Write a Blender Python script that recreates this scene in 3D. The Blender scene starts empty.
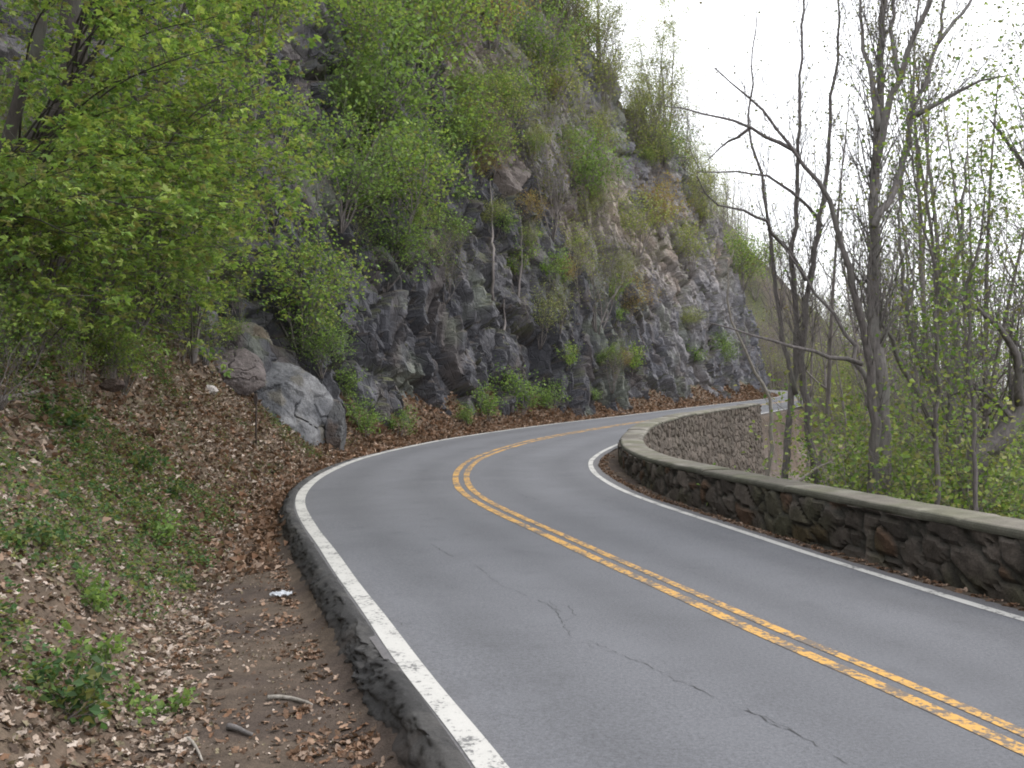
import bpy, math, random
import numpy as np
from mathutils import Vector
from mathutils.bvhtree import BVHTree

random.seed(7)
RNG = np.random.default_rng(7)
S = bpy.context.scene
COL = S.collection
F = 980.0          # focal length in pixels of the 1024 wide picture
EYE = 1.9          # camera height over the road

# ------------------------------------------------------------------ noise
def _h(ix, iy, iz, seed):
    a = (ix.astype(np.int64) * 374761393 + iy.astype(np.int64) * 668265263 + iz.astype(np.int64) * 2147483647 + seed * 974634777) & 0xFFFFFFFF
    a = ((a ^ (a >> 13)) * 1274126177) & 0xFFFFFFFF
    a = ((a ^ (a >> 16)) * 2246822519) & 0xFFFFFFFF
    return ((a ^ (a >> 15)) & 0xFFFFFF) / float(0x1000000)

def vnoise(p, seed=0):
    i = np.floor(p).astype(np.int64); f = p - i
    f = f * f * (3 - 2 * f)
    r = 0
    for dx in (0, 1):
        wx = f[:, 0] if dx else 1 - f[:, 0]
        for dy in (0, 1):
            wy = f[:, 1] if dy else 1 - f[:, 1]
            for dz in (0, 1):
                wz = f[:, 2] if dz else 1 - f[:, 2]
                r = r + wx * wy * wz * _h(i[:, 0] + dx, i[:, 1] + dy, i[:, 2] + dz, seed)
    return r

def fbm(p, seed=0, oct=4, gain=.5):
    r = 0; a = 1; t = 0
    for k in range(oct):
        r = r + a * vnoise(p * (2.03 ** k) + 17.3 * k, seed + k); t += a; a *= gain
    return r / t            # 0..1

def worley(p, seed=0):
    """cell id value, F1, F2, offset to the nearest centre"""
    i = np.floor(p).astype(np.int64)
    n = len(p)
    f1 = np.full(n, 9.); f2 = np.full(n, 9.); off = np.zeros((n, 3)); cid = np.zeros((n, 3), np.int64)
    for dx in (-1, 0, 1):
        for dy in (-1, 0, 1):
            for dz in (-1, 0, 1):
                c = i + np.array([dx, dy, dz])
                o = np.stack([_h(c[:, 0], c[:, 1], c[:, 2], seed + 11 * k + 1) for k in range(3)], 1)
                d = p - (c + o); dd = np.sqrt((d * d).sum(1))
                near = dd < f1
                f2 = np.where(near, f1, np.minimum(f2, dd))
                f1 = np.where(near, dd, f1)
                off[near] = d[near]; cid[near] = c[near]
    return cid, f1, f2, off

def cellrand(cid, seed):
    return _h(cid[:, 0], cid[:, 1], cid[:, 2], seed)

def facets(p, seed, tilt=1.0):
    """blocky broken-rock relief, about -1..1"""
    cid, f1, f2, off = worley(p, seed)
    g = np.stack([cellrand(cid, seed + 90 + k) - .5 for k in range(3)], 1) * 2
    return (cellrand(cid, seed + 77) - .5) * 1.4 + tilt * (g * off).sum(1), cellrand(cid, seed + 55), f2 - f1

def sstep(a, b, x):
    t = np.clip((x - a) / (b - a), 0, 1)
    return t * t * (3 - 2 * t)

# ------------------------------------------------------------------ meshes
def mesh(name, V, faces, col=None, smooth=False):
    """faces: list of int arrays (n,3) or (n,4)"""
    me = bpy.data.meshes.new(name)
    V = np.asarray(V, np.float32)
    faces = [np.asarray(f, np.int32) for f in faces if len(f)]
    me.vertices.add(len(V)); me.vertices.foreach_set('co', V.ravel())
    nl = sum(f.size for f in faces); npoly = sum(len(f) for f in faces)
    me.loops.add(nl); me.loops.foreach_set('vertex_index', np.concatenate([f.ravel() for f in faces]))
    me.polygons.add(npoly)
    tot = np.concatenate([np.full(len(f), f.shape[1], np.int32) for f in faces])
    me.polygons.foreach_set('loop_start', np.concatenate([[0], np.cumsum(tot)[:-1]]).astype(np.int32))
    me.polygons.foreach_set('loop_total', tot)
    me.polygons.foreach_set('use_smooth', np.full(npoly, smooth))
    if col is not None:
        a = me.color_attributes.new('col', 'FLOAT_COLOR', 'POINT')
        c = np.ones((len(V), 4), np.float32); c[:, :3] = col
        a.data.foreach_set('color', c.ravel())
    me.update(calc_edges=True)
    me.validate()
    return me

def ob(name, me, mat=None, parent=None, loc=None):
    o = bpy.data.objects.new(name, me); COL.objects.link(o)
    if mat is not None and me is not None and len(me.materials) == 0: me.materials.append(mat)
    if parent is not None: o.parent = parent
    if loc is not None: o.location = loc
    return o

def tag(o, label=None, cat=None, group=None, kind=None):
    if label: o['label'] = label
    if cat: o['category'] = cat
    if group: o['group'] = group
    if kind: o['kind'] = kind
    return o

def thing(name, label, cat, loc=(0, 0, 0), group=None, rz=0, sc=1):
    o = bpy.data.objects.new(name, None); COL.objects.link(o)
    o.location = loc; o.rotation_euler = (0, 0, rz); o.scale = (sc, sc, sc)
    o.empty_display_size = .2
    return tag(o, label, cat, group)

def grid_faces(nu, nv):
    i = np.arange(nu - 1)[:, None]; j = np.arange(nv - 1)[None, :]
    a = (i * nv + j).ravel()
    return np.stack([a, a + nv, a + nv + 1, a + 1], 1)

def catmull(P, step):
    P = np.asarray(P, float)
    Q = np.vstack([2 * P[0] - P[1], P, 2 * P[-1] - P[-2]])
    out = []
    for k in range(1, len(Q) - 2):
        a, b, c, d = Q[k - 1], Q[k], Q[k + 1], Q[k + 2]
        n = max(1, int(round(np.linalg.norm(c[:3] - b[:3]) / step)))
        for t in np.arange(n) / n:
            out.append(.5 * ((2 * b) + (c - a) * t + (2 * a - 5 * b + 4 * c - d) * t * t + (3 * b - a - 3 * c + d) * t ** 3))
    out.append(Q[-2])
    return np.array(out)

class Tubes:
    """collects tapered round branches into ONE mesh"""
    def __init__(s): s.V = []; s.Q = []; s.T = []; s.n = 0
    def add(s, P, R, sides=6, lump=0.0):
        P = np.asarray(P, float); R = np.asarray(R, float); n = len(P)
        T = np.gradient(P, axis=0); T /= np.linalg.norm(T, axis=1)[:, None] + 1e-9
        u = np.cross(T[0], [0.31, .2, .93] if abs(T[0][2]) < .9 else [1, .1, 0]); u /= np.linalg.norm(u)
        U = np.empty((n, 3))
        for k in range(n):
            u = u - T[k] * (u @ T[k]); u /= np.linalg.norm(u) + 1e-9; U[k] = u
        W = np.cross(T, U)
        a = np.arange(sides) * 2 * math.pi / sides
        RR = R[:, None] * np.ones((1, sides))
        if lump: RR = RR * (1 + lump * RNG.uniform(-1, 1, RR.shape))
        V = P[:, None, :] + RR[:, :, None] * (np.cos(a)[None, :, None] * U[:, None, :] + np.sin(a)[None, :, None] * W[:, None, :])
        V = V.reshape(-1, 3)
        i = np.arange(n - 1)[:, None] * sides; j = np.arange(sides)[None, :]; j2 = (j + 1) % sides
        q = np.stack([i + j, i + j2, i + sides + j2, i + sides + j], -1).reshape(-1, 4) + s.n
        s.V.append(V); s.Q.append(q)
        tip = len(V)
        s.V.append(P[-1:] + T[-1:] * R[-1]); s.V.append(P[:1] - T[:1] * .3 * R[0])
        j = np.arange(sides); b = (n - 1) * sides
        s.T.append(np.stack([b + j, b + (j + 1) % sides, np.full(sides, tip)], 1) + s.n)
        s.T.append(np.stack([(j + 1) % sides, j, np.full(sides, tip + 1)], 1) + s.n)
        s.n += tip + 2
    def mesh(s, name, org=(0, 0, 0)):
        return mesh(name, np.vstack(s.V) - np.asarray(org), [np.vstack(s.Q), np.vstack(s.T)], smooth=True)

def unit(v): return v / (np.linalg.norm(v) + 1e-9)

def grow(B, p, d, L, r, lvl, mx, up, ang, kids, anchors, wob=.12, sides=None):
    n = int(np.clip(L / .3, 3, 7))
    P = [np.array(p, float)]; d = unit(np.array(d, float)); D = [d]
    for k in range(n):
        d = unit(d + RNG.normal(0, wob, 3) + np.array([0, 0, up]) * .25)
        P.append(P[-1] + d * L / n); D.append(d)
    R = np.linspace(r, max(r * .25, .0016), n + 1)
    B.add(P, R, sides or (5 if r > .02 else 3))
    if lvl >= mx:
        for k in range(1, n + 1): anchors.append((P[k], D[k]))
        return
    for c in range(kids[lvl] if lvl < len(kids) else 2):
        f = RNG.uniform(.25, 1.0); k = min(n - 1, int(f * n)); q = P[k] + (P[k + 1] - P[k]) * (f * n - k)
        a = unit(np.cross(D[k], RNG.normal(0, 1, 3))); th = RNG.uniform(.6, 1.3) * ang
        dd = D[k] * math.cos(th) + a * math.sin(th)
        grow(B, q, dd, L * RNG.uniform(.35, .65), R[k] * .6, lvl + 1, mx, up, ang, kids, anchors, wob)

PAL = {
    'fresh': [(.15, .23, .055), (.2, .28, .065), (.12, .195, .05), (.085, .145, .04), (.25, .315, .085), (.17, .175, .065)],
    'bright': [(.14, .22, .06), (.11, .18, .05), (.19, .27, .08), (.085, .13, .045)],
    'pale': [(.19, .24, .07), (.23, .25, .09), (.15, .19, .06), (.27, .27, .12)],
    'ochre': [(.28, .22, .09), (.24, .17, .08), (.24, .23, .08), (.2, .13, .07)],
    'olive': [(.12, .14, .045), (.09, .12, .04), (.16, .18, .06), (.14, .12, .06)],
    'litter': [(.19, .135, .1), (.34, .27, .215), (.12, .08, .055), (.46, .39, .33), (.25, .17, .12), (.15, .085, .05), (.29, .225, .175), (.085, .06, .045), (.4, .33, .28), (.2, .17, .11)],
    'rust': [(.2, .125, .08), (.29, .19, .13), (.14, .085, .055), (.18, .1, .06), (.34, .25, .19), (.1, .065, .045)],
    'weed': [(.06, .12, .045), (.05, .09, .035), (.09, .15, .045), (.12, .15, .05), (.16, .17, .055)],
}
def leaves(name, C, size, pal, tilt=.5, org=(0, 0, 0), wid=.42, up=None, curl=.15, jit=.35, lobes=1):
    """one mesh of folded leaf blades at the points C"""
    C = np.asarray(C, float); n = len(C)
    N = RNG.normal(0, tilt, (n, 3)); N += np.array([0, 0, 1.0]) if up is None else up
    N /= np.linalg.norm(N, axis=1)[:, None]
    A = RNG.normal(0, 1, (n, 3)); A -= N * (A * N).sum(1)[:, None]; A /= np.linalg.norm(A, axis=1)[:, None]
    Bv = np.cross(N, A)
    L = np.asarray(size) * RNG.uniform(1 - jit, 1 + jit, n)
    if lobes == 3:
        an_ = np.tile([-1.0, 0., 1.0], n) + RNG.normal(0, .12, n * 3)
        N = np.repeat(N, 3, 0); A0 = np.repeat(A, 3, 0); B0 = np.repeat(Bv, 3, 0); C = np.repeat(C, 3, 0)
        A = A0 * np.cos(an_)[:, None] + B0 * np.sin(an_)[:, None] + N * RNG.normal(-.15, .15, (n * 3, 1)); Bv = np.cross(N, A)
        L = np.repeat(L, 3) * np.tile([.78, 1., .78], n); wid = wid * .62
    n0, n = n, len(C); L = L[:, None]
    w = L * wid * RNG.uniform(.75, 1.2, (n, 1)); fd = L * RNG.uniform(-curl, curl, (n, 1)) + L * curl
    c0 = C
    V = np.stack([c0, c0 + A * L * .45 + Bv * w + N * fd, c0 + A * L + N * L * RNG.uniform(-1, .4, (n, 1)) * curl * 1.6, c0 + A * L * .5 - Bv * w + N * fd], 1)
    p = np.array(PAL[pal]); c = np.repeat(p[RNG.integers(0, len(p), n0)] * RNG.uniform(.75, 1.25, (n0, 1)), n // n0, 0) * (1.0 if pal in ('litter', 'rust') else 1.3)
    col = np.repeat(c, 4, 0)
    q = np.arange(n)[:, None] * 4
    t = np.concatenate([q + np.array([0, 1, 2]), q + np.array([0, 2, 3])])
    return mesh(name, (V.reshape(-1, 3) - np.asarray(org)), [t], col)

def dry_leaves(name, C, size, pal, tilt=.5, curl=.25, jit=.5, org=(0, 0, 0)):
    """lobed, curled dead leaves, one mesh"""
    C = np.asarray(C, float); n = len(C)
    N = RNG.normal(0, tilt, (n, 3)) + np.array([0, 0, 1.]); N /= np.linalg.norm(N, axis=1)[:, None]
    A = RNG.normal(0, 1, (n, 3)); A -= N * (A * N).sum(1)[:, None]; A /= np.linalg.norm(A, axis=1)[:, None]; Bv = np.cross(N, A)
    L = np.asarray(size) * RNG.uniform(1 - jit, 1 + jit, n)
    kc = RNG.uniform(-.3, 1, n) * curl * 2.6; kl = RNG.normal(0, 1, n) * curl * 1.6
    prof = [(0, 0), (.18, .10), (.34, .27), (.46, .17), (.62, .31), (.76, .18), (.88, .17), (1, 0)]
    cols = []
    V = np.empty((n, 22, 3)); m = 0
    for k, (a, w) in enumerate(prof):
        for sd in ((-1, 0, 1) if 0 < k < 7 else (0,)):
            ww = w * sd * RNG.uniform(.7, 1.25, n) * .95
            a_ = a + (RNG.normal(0, .03, n) if sd else 0)
            h = kc * ww * ww * 3.2 + kl * (a - .5) ** 2 + (RNG.normal(0, .035, n) if sd else 0)
            V[:, m] = C + (A * ((a_ - .5) * L)[:, None] + Bv * (ww * L)[:, None] + N * ((h + .12) * L)[:, None]); m += 1
    V = V[:, :m]
    tri = []
    tri += [(0, 2, 1), (0, 3, 2)]
    for r in range(5):
        b = 1 + 3 * r
        for q in (0, 1): tri += [(b + q, b + q + 1, b + q + 4), (b + q, b + q + 4, b + q + 3)]
    tri += [(16, 17, 19), (17, 18, 19)]
    T = (np.arange(n)[:, None, None] * m + np.array(tri)[None]).reshape(-1, 3)
    p = np.array(PAL[pal]); c = p[RNG.integers(0, len(p), n)] * RNG.uniform(.7, 1.25, (n, 1))
    return mesh(name, V.reshape(-1, 3) - np.asarray(org), [T], np.repeat(c, m, 0))

# ------------------------------------------------------------------ materials
def mat(name):
    m = bpy.data.materials.new(name); m.use_nodes = True
    nt = m.node_tree; b = nt.nodes['Principled BSDF']
    return m, nt, b
def nd(nt, typ, **kw):
    n = nt.nodes.new(typ)
    for k, v in kw.items():
        if k.startswith('i_'):
            key = k[2:]; key = int(key) if key.isdigit() else key.replace('_', ' ')
            n.inputs[key].default_value = v
        else: setattr(n, k, v)
    return n
def noise(nt, scale, detail=4, rough=.55, vec=None, dist=0):
    n = nd(nt, 'ShaderNodeTexNoise', i_Scale=scale, i_Detail=detail, i_Roughness=rough, i_Distortion=dist)
    if vec is not None: nt.links.new(vec, n.inputs['Vector'])
    return n.outputs['Fac']
def ramp(nt, fac, stops, interp='LINEAR'):
    r = nd(nt, 'ShaderNodeValToRGB'); r.color_ramp.interpolation = interp
    e = r.color_ramp.elements
    while len(e) > 1: e.remove(e[-1])
    for k, (p, c) in enumerate(stops):
        x = e[0] if k == 0 else e.new(p)
        x.position = p; x.color = (*c, 1) if isinstance(c, tuple) else (c, c, c, 1)
    nt.links.new(fac, r.inputs[0]); return r.outputs[0]
def mix(nt, a, b, fac, typ='MIX'):
    m = nd(nt, 'ShaderNodeMix', data_type='RGBA', blend_type=typ)
    for sock, v in ((m.inputs[0], fac), (m.inputs[6], a), (m.inputs[7], b)):
        if hasattr(v, 'is_output'): nt.links.new(v, sock)
        elif isinstance(v, tuple): sock.default_value = (*v, 1)
        else: sock.default_value = v
    return m.outputs[2]
def math_(nt, op, a, b=None):
    m = nd(nt, 'ShaderNodeMath', operation=op)
    for k, v in enumerate((a, b)):
        if v is None: continue
        if hasattr(v, 'is_output'): nt.links.new(v, m.inputs[k])
        else: m.inputs[k].default_value = v
    return m.outputs[0]
def bump(nt, b, h, strength=.5, dist=.05):
    n = nd(nt, 'ShaderNodeBump', i_Strength=strength, i_Distance=dist)
    nt.links.new(h, n.inputs['Height']); nt.links.new(n.outputs[0], b.inputs['Normal'])
def objco(nt): return nd(nt, 'ShaderNodeTexCoord').outputs['Object']
def attr(nt): return nd(nt, 'ShaderNodeAttribute', attribute_name='col').outputs['Color']

def leaf_mat(name, trans=.4, rough=.6):
    m, nt, b = mat(name); a = attr(nt)
    nt.links.new(a, b.inputs['Base Color']); b.inputs['Roughness'].default_value = rough
    b.inputs['Specular IOR Level'].default_value = .25
    t = nd(nt, 'ShaderNodeBsdfTranslucent')
    nt.links.new(mix(nt, a, (1.0, 1.0, .35), .6, 'MULTIPLY'), t.inputs['Color'])
    ms = nd(nt, 'ShaderNodeMixShader', i_0=trans)
    nt.links.new(b.outputs[0], ms.inputs[1]); nt.links.new(t.outputs[0], ms.inputs[2])
    nt.links.new(ms.outputs[0], nt.nodes['Material Output'].inputs['Surface'])
    return m
M_LEAF = leaf_mat('fresh_leaf', .45)
M_LITTER = leaf_mat('dry_leaf', .08, .8)

def bark(name, c1, c2, c3, sc=6):
    m, nt, b = mat(name); o = objco(nt)
    mp = nd(nt, 'ShaderNodeMapping'); mp.inputs['Scale'].default_value = (1, 1, .25); nt.links.new(o, mp.inputs[0])
    n1 = noise(nt, sc * 4, 5, .65, mp.outputs[0]); n2 = noise(nt, sc * .4, 3, .5, o)
    c = mix(nt, ramp(nt, n1, [(.3, c1), (.7, c2)]), c3, ramp(nt, n2, [(.5, 0.), (.75, .75)]))
    nt.links.new(c, b.inputs['Base Color']); b.inputs['Roughness'].default_value = .9
    bump(nt, b, n1, .6, .03); return m
M_BARK = bark('grey_brown_bark', (.1, .09, .088), (.23, .21, .2), (.2, .2, .18))
M_BARKD = bark('dark_bark', (.075, .066, .064), (.185, .165, .16), (.14, .14, .12))
M_BARKL = bark('pale_bark', (.2, .18, .15), (.36, .33, .29), (.26, .23, .2))
M_BARKS = bark('darkest_bark', (.022, .018, .015), (.06, .05, .042), (.05, .055, .04))  # darkest of the bark tones, used on the two leaning trunks
M_TWIG = bark('thin_grey_bark', (.12, .105, .1), (.24, .21, .2), (.19, .18, .16))

def asphalt(name, base, dark, use=False, bs=.006):
    m, nt, b = mat(name); o = objco(nt)
    f = noise(nt, 170, 3, .8, o); g = noise(nt, 45, 2, .6, o); big = noise(nt, .35, 4, .6, o, .6); med = noise(nt, 2.2, 5, .65, o)
    c = mix(nt, tuple(x * .5 for x in base), tuple(x * 1.5 for x in base), ramp(nt, math_(nt, 'ADD', math_(nt, 'MULTIPLY', f, .55), math_(nt, 'MULTIPLY', noise(nt, 40, 3, .8, o), .45)), [(.33, 0.), (.67, 1.)]))
    c = mix(nt, c, tuple(x * 2.6 for x in base), ramp(nt, nd_vor(nt, 130, o), [(.0, .5), (.12, 0.)]))
    c = mix(nt, c, dark, ramp(nt, big, [(.5, 0.), (.75, .45)]))
    c = mix(nt, c, dark, ramp(nt, med, [(.56, 0.), (.8, .6)]))
    c = mix(nt, c, tuple(x * 1.25 for x in base), ramp(nt, noise(nt, .8, 3, .6, o), [(.5, 0.), (.8, .5)]))
    if use: c = mix(nt, c, attr(nt), 1.0, 'MULTIPLY')
    nt.links.new(c, b.inputs['Base Color']); b.inputs['Roughness'].default_value = .82
    b.inputs['Specular IOR Level'].default_value = .35
    bump(nt, b, math_(nt, 'ADD', f, g), .6, bs); return m
def nd_vor(nt, scale, vec, feature='F1'):
    n = nd(nt, 'ShaderNodeTexVoronoi', feature=feature, i_Scale=scale); nt.links.new(vec, n.inputs['Vector']); return n.outputs['Distance']
M_ROAD = asphalt('asphalt', (.127, .13, .142), (.08, .082, .09), True)
M_KERB = asphalt('kerb_asphalt', (.04, .039, .039), (.025, .025, .025), True, .02)

def paint(name, c1, c2, wear, under, sc=26):
    m, nt, b = mat(name); o = objco(nt)
    n1 = noise(nt, sc, 5, .7, o, .3); n2 = noise(nt, 2.6, 3, .6, o); n3 = noise(nt, 120, 2, .7, o)
    c = mix(nt, c1, c2, n2)
    w = math_(nt, 'ADD', math_(nt, 'MULTIPLY', n1, .6), math_(nt, 'MULTIPLY', n2, .4))
    c = mix(nt, c, under, ramp(nt, w, [(wear, 0.), (wear + .05, .92)]))
    c = mix(nt, c, under, ramp(nt, n3, [(.55, 0.), (.8, .45)]))
    nt.links.new(c, b.inputs['Base Color']); b.inputs['Roughness'].default_value = .7
    bump(nt, b, n3, .4, .004); return m
M_WHITE = paint('worn_white_paint', (.54, .53, .5), (.38, .37, .35), .53, (.11, .11, .11))
M_YELLOW = paint('worn_yellow_paint', (.58, .315, .06), (.46, .26, .06), .478, (.09, .085, .085), 20)

def attr_mat(name, s1=3, s2=30, lo=.6, hi=1.35, rough=.9, bstr=.5, bdist=.04):
    m, nt, b = mat(name); o = objco(nt)
    n1 = noise(nt, s1, 6, .65, o); n2 = noise(nt, s2, 4, .7, o)
    v = math_(nt, 'MULTIPLY', ramp(nt, n1, [(.25, lo), (.75, hi)]), ramp(nt, n2, [(.25, lo), (.75, hi)]))
    c = mix(nt, attr(nt), v, 1.0, 'MULTIPLY')
    nt.links.new(c, b.inputs['Base Color']); b.inputs['Roughness'].default_value = rough
    b.inputs['Specular IOR Level'].default_value = .3
    bump(nt, b, math_(nt, 'ADD', n1, n2), bstr, bdist); return m
def rock_mat():
    m, nt, b = mat('cliff_rock'); o = objco(nt)
    mp = nd(nt, 'ShaderNodeMapping'); mp.inputs['Scale'].default_value = (1.9, 1.9, 1.1); mp.inputs['Rotation'].default_value = (.25, .3, .4)
    wv = nd(nt, 'ShaderNodeMix', data_type='VECTOR'); wv.inputs[0].default_value = .05
    nn_ = nd(nt, 'ShaderNodeTexNoise', i_Scale=1.5, i_Detail=4); nt.links.new(o, nn_.inputs['Vector'])
    nt.links.new(o, mp.inputs[0]); nt.links.new(mp.outputs[0], wv.inputs[4]); nt.links.new(nn_.outputs['Color'], wv.inputs[5])
    cell = nd(nt, 'ShaderNodeTexVoronoi', feature='F1', i_Scale=1.6); nt.links.new(wv.outputs[1], cell.inputs['Vector'])
    edge = nd(nt, 'ShaderNodeTexVoronoi', feature='DISTANCE_TO_EDGE', i_Scale=1.6); nt.links.new(wv.outputs[1], edge.inputs['Vector'])
    n1 = noise(nt, 2.4, 7, .68, o); n2 = noise(nt, 19, 5, .72, o)
    sp = nd(nt, 'ShaderNodeSeparateColor'); nt.links.new(cell.outputs['Color'], sp.inputs[0])
    v = math_(nt, 'MULTIPLY', ramp(nt, n1, [(.25, .68), (.75, 1.32)]), ramp(nt, n2, [(.25, .68), (.75, 1.32)]))
    v = math_(nt, 'MULTIPLY', v, ramp(nt, sp.outputs[0], [(0, .86), (1, 1.16)]))
    nt.links.new(mix(nt, attr(nt), v, 1.0, 'MULTIPLY'), b.inputs['Base Color']); b.inputs['Roughness'].default_value = .85
    h = math_(nt, 'ADD', math_(nt, 'ADD', n1, math_(nt, 'MULTIPLY', n2, .5)), math_(nt, 'ADD', math_(nt, 'MULTIPLY', ramp(nt, edge.outputs['Distance'], [(0, 0.), (.05, 1.)]), .45), math_(nt, 'MULTIPLY', sp.outputs[1], .15)))
    bump(nt, b, h, .75, .1); return m
M_ROCK = rock_mat()
M_STONE = attr_mat('wall_stone', 6, 40, .6, 1.4, .92, .6, .02)
M_BOULD = attr_mat('boulder_stone', 3, 26, .62, 1.38, .85, .6, .04)
M_SOIL = attr_mat('soil', 5, 60, .6, 1.4, .95, .7, .03)
M_COPE = attr_mat('coping_concrete', 5, 55, .7, 1.3, .9, .4, .01)

def flat_mat(name, c, rough=.6, metal=0., sc=30):
    m, nt, b = mat(name); o = objco(nt)
    c_ = mix(nt, tuple(x * .6 for x in c), tuple(min(1, x * 1.35) for x in c), noise(nt, sc, 4, .6, o))
    nt.links.new(c_, b.inputs['Base Color']); b.inputs['Roughness'].default_value = rough; b.inputs['Metallic'].default_value = metal
    return m
M_CRACK = flat_mat('crack_filler', (.05, .05, .053), .9)
M_POST = flat_mat('rusty_steel', (.05, .035, .028), .8)
M_DISC = flat_mat('faded_reflector', (.06, .045, .04), .7)
M_FOIL = flat_mat('crumpled_plastic', (.55, .57, .6), .45)

# ------------------------------------------------------------------ road line
CP = [(14.6, -34), (10.3, -20), (6.3, -7), (4.42, -.8), (2.76, 5.1), (1.68, 8.54), (.11, 13.7), (-.62, 16.5), (-1.0, 19.4), (-.98, 23), (-.33, 26.7), (1.24, 31.9), (4.3, 39), (9.05, 48.5), (13.97, 58.6), (21.4, 73.2), (25.6, 83), (27.3, 92), (27.2, 103), (24.5, 118), (18, 138), (8, 162)]
CL = catmull(CP, .2)
CT = np.gradient(CL, axis=0); CT /= np.linalg.norm(CT, axis=1)[:, None]
for _ in range(12):
    CT[1:-1] = (CT[:-2] + CT[1:-1] * 2 + CT[2:]) / 4
CT /= np.linalg.norm(CT, axis=1)[:, None]
CN = np.stack([CT[:, 1], -CT[:, 0]], 1)          # to the right of travel

def zroad(y):
    y = np.asarray(y, float)
    return np.where(y < 14, 0, np.where(y < 24, .0135 * (y - 14) ** 2 / 20, .0135 * (y - 19)))

def hl(y): return 2.93 + .07 * sstep(5, 17, np.asarray(y, float))      # asphalt edge left / right of the centre line
def hr(y): return 2.36 + .62 * sstep(6.5, 19, np.asarray(y, float))

def roadco(x, y):
    """lateral offset t (right positive) and Y of the nearest point of the centre line"""
    x = np.ravel(x); y = np.ravel(y); t = np.empty(len(x)); yc = np.empty(len(x)); ii = np.empty(len(x), int)
    for a in range(0, len(x), 20000):
        dx = x[a:a + 20000, None] - CL[None, :, 0]; dy = y[a:a + 20000, None] - CL[None, :, 1]
        k = np.argmin(dx * dx + dy * dy, 1); r = np.arange(len(k))
        sgn = np.sign(dx[r, k] * CN[k, 0] + dy[r, k] * CN[k, 1])
        dist = np.sqrt(dx[r, k] ** 2 + dy[r, k] ** 2)
        lat = dx[r, k] * CN[k, 0] + dy[r, k] * CN[k, 1]
        t[a:a + 20000] = np.where(dist > 8, sgn * dist, lat); yc[a:a + 20000] = CL[k, 1]; ii[a:a + 20000] = k
    return t, yc, ii

def at_t(t, i):           # point of the ground plan at lateral offset t of sample i
    return CL[i] + CN[i] * np.asarray(t)[:, None] if np.ndim(t) else CL[i] + CN[i] * t

KERB_END = 27.0
def ground_z(x, y, detail=True):
    x = np.ravel(np.asarray(x, float)); y = np.ravel(np.asarray(y, float))
    t, yc, _ = roadco(x, y); zr = zroad(yc)
    # left: gutter and bank
    u = -t - hl(yc)
    gdep = .03 + .19 * (1 - sstep(17, 25, yc))
    gw = .3 + .85 * (1 - sstep(5, 18, yc))
    d = u - .36 - gw
    base = zr - gdep
    sl = .94 + .2 * sstep(1.5, 5, d)
    p2 = np.stack([x, y, np.zeros_like(x)], 1)
    bank = np.where(d > 0, (np.sqrt(d * d + .09) - .3) * sl, 0)
    bank = bank * (.7 + .3 * sstep(0, 1.0, d)) 
    zl = base + np.minimum(bank, 9)
    n1 = fbm(p2 * .45, 3, 4) - .5; n2 = fbm(p2 * 2.2, 9, 3) - .5; n3 = fbm(p2 * 7, 5, 3) - .5
    if detail:
        zl = zl + sstep(0, 2.5, d) * n1 * .55 + (n2 * .12 + n3 * .05) * (.3 + .7 * sstep(-.2, .8, d))
    under = zr - .07
    k = sstep(.05, .36, u)
    zl = under * (1 - k) + zl * k
    # right: verge, wall footing and valley
    v = t - hr(yc)
    w = np.maximum(v - 1, 0)
    drop = 1.0 + 1.9 * sstep(21, 27, yc) * (1 - .8 * sstep(47, 60, yc)) + 3.6 * (1 - np.exp(-w * .13)) + .012 * w + .35 * np.maximum(w - 170, 0)
    q = sstep(.72, .95, v)
    zrgt = (zr - .015 - .03 * sstep(0, .5, v)) * (1 - q) + (zr * np.exp(-w / 60) - drop + n1 * 1.6 * sstep(1, 6, w) + n2 * .35 * sstep(0, 3, w)) * q
    if detail: zrgt = zrgt + n3 * .03 * sstep(.02, .2, v)
    zrgt = np.maximum(zrgt, -46)
    kk = sstep(0, .06, v)
    zrgt = under * (1 - kk) + zrgt * kk
    return np.where(t < 0, zl, zrgt)

# ------------------------------------------------------------------ ground sheet
def lines(spans):
    o = []
    for a, b, st in spans: o += list(np.arange(a, b - 1e-6, st))
    return np.array(o + [spans[-1][1]])
gx = lines([(-600, -60, 60), (-60, -16, 4), (-16, -8, .5), (-8, 4.6, .09), (4.6, 16, .22), (16, 44, .8), (44, 120, 5), (120, 400, 20)])
gy = lines([(-200, -20, 15), (-20, 2, .8), (2, 22, .09), (22, 56, .22), (56, 100, .6), (100, 200, 5), (200, 700, 50)])
GX, GY = np.meshgrid(gx, gy, indexing='ij')
X, Y = GX.ravel(), GY.ravel()
Z = ground_z(X, Y)
t, yc, _ = roadco(X, Y)
P2 = np.stack([X, Y, Z * 0], 1)
nA = fbm(P2 * 1.3, 21, 5); nB = fbm(P2 * 9, 31, 3); nC = fbm(P2 * .15, 41, 4)
u = -t - hl(yc); gw = .3 + .85 * (1 - sstep(5, 18, yc)); d = u - .36 - gw
soil = np.array([.075, .056, .045]); mud = np.array([.1, .075, .056]); leafc = np.array([.125, .092, .066]); grn = np.array([.07, .085, .035]); lil = np.array([.17, .14, .125])
c = soil + (mud - soil) * sstep(.42, .6, nA)[:, None]
k = (sstep(-.15, .5, d) + sstep(18, 23, yc) * (t < 0)).clip(0, 1)[:, None] * .85; c = c * (1 - k) + leafc * k
k = (sstep(.5, 2, d) * sstep(.5, .62, nA))[:, None] * .7; c = c * (1 - k) + grn * k
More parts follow.
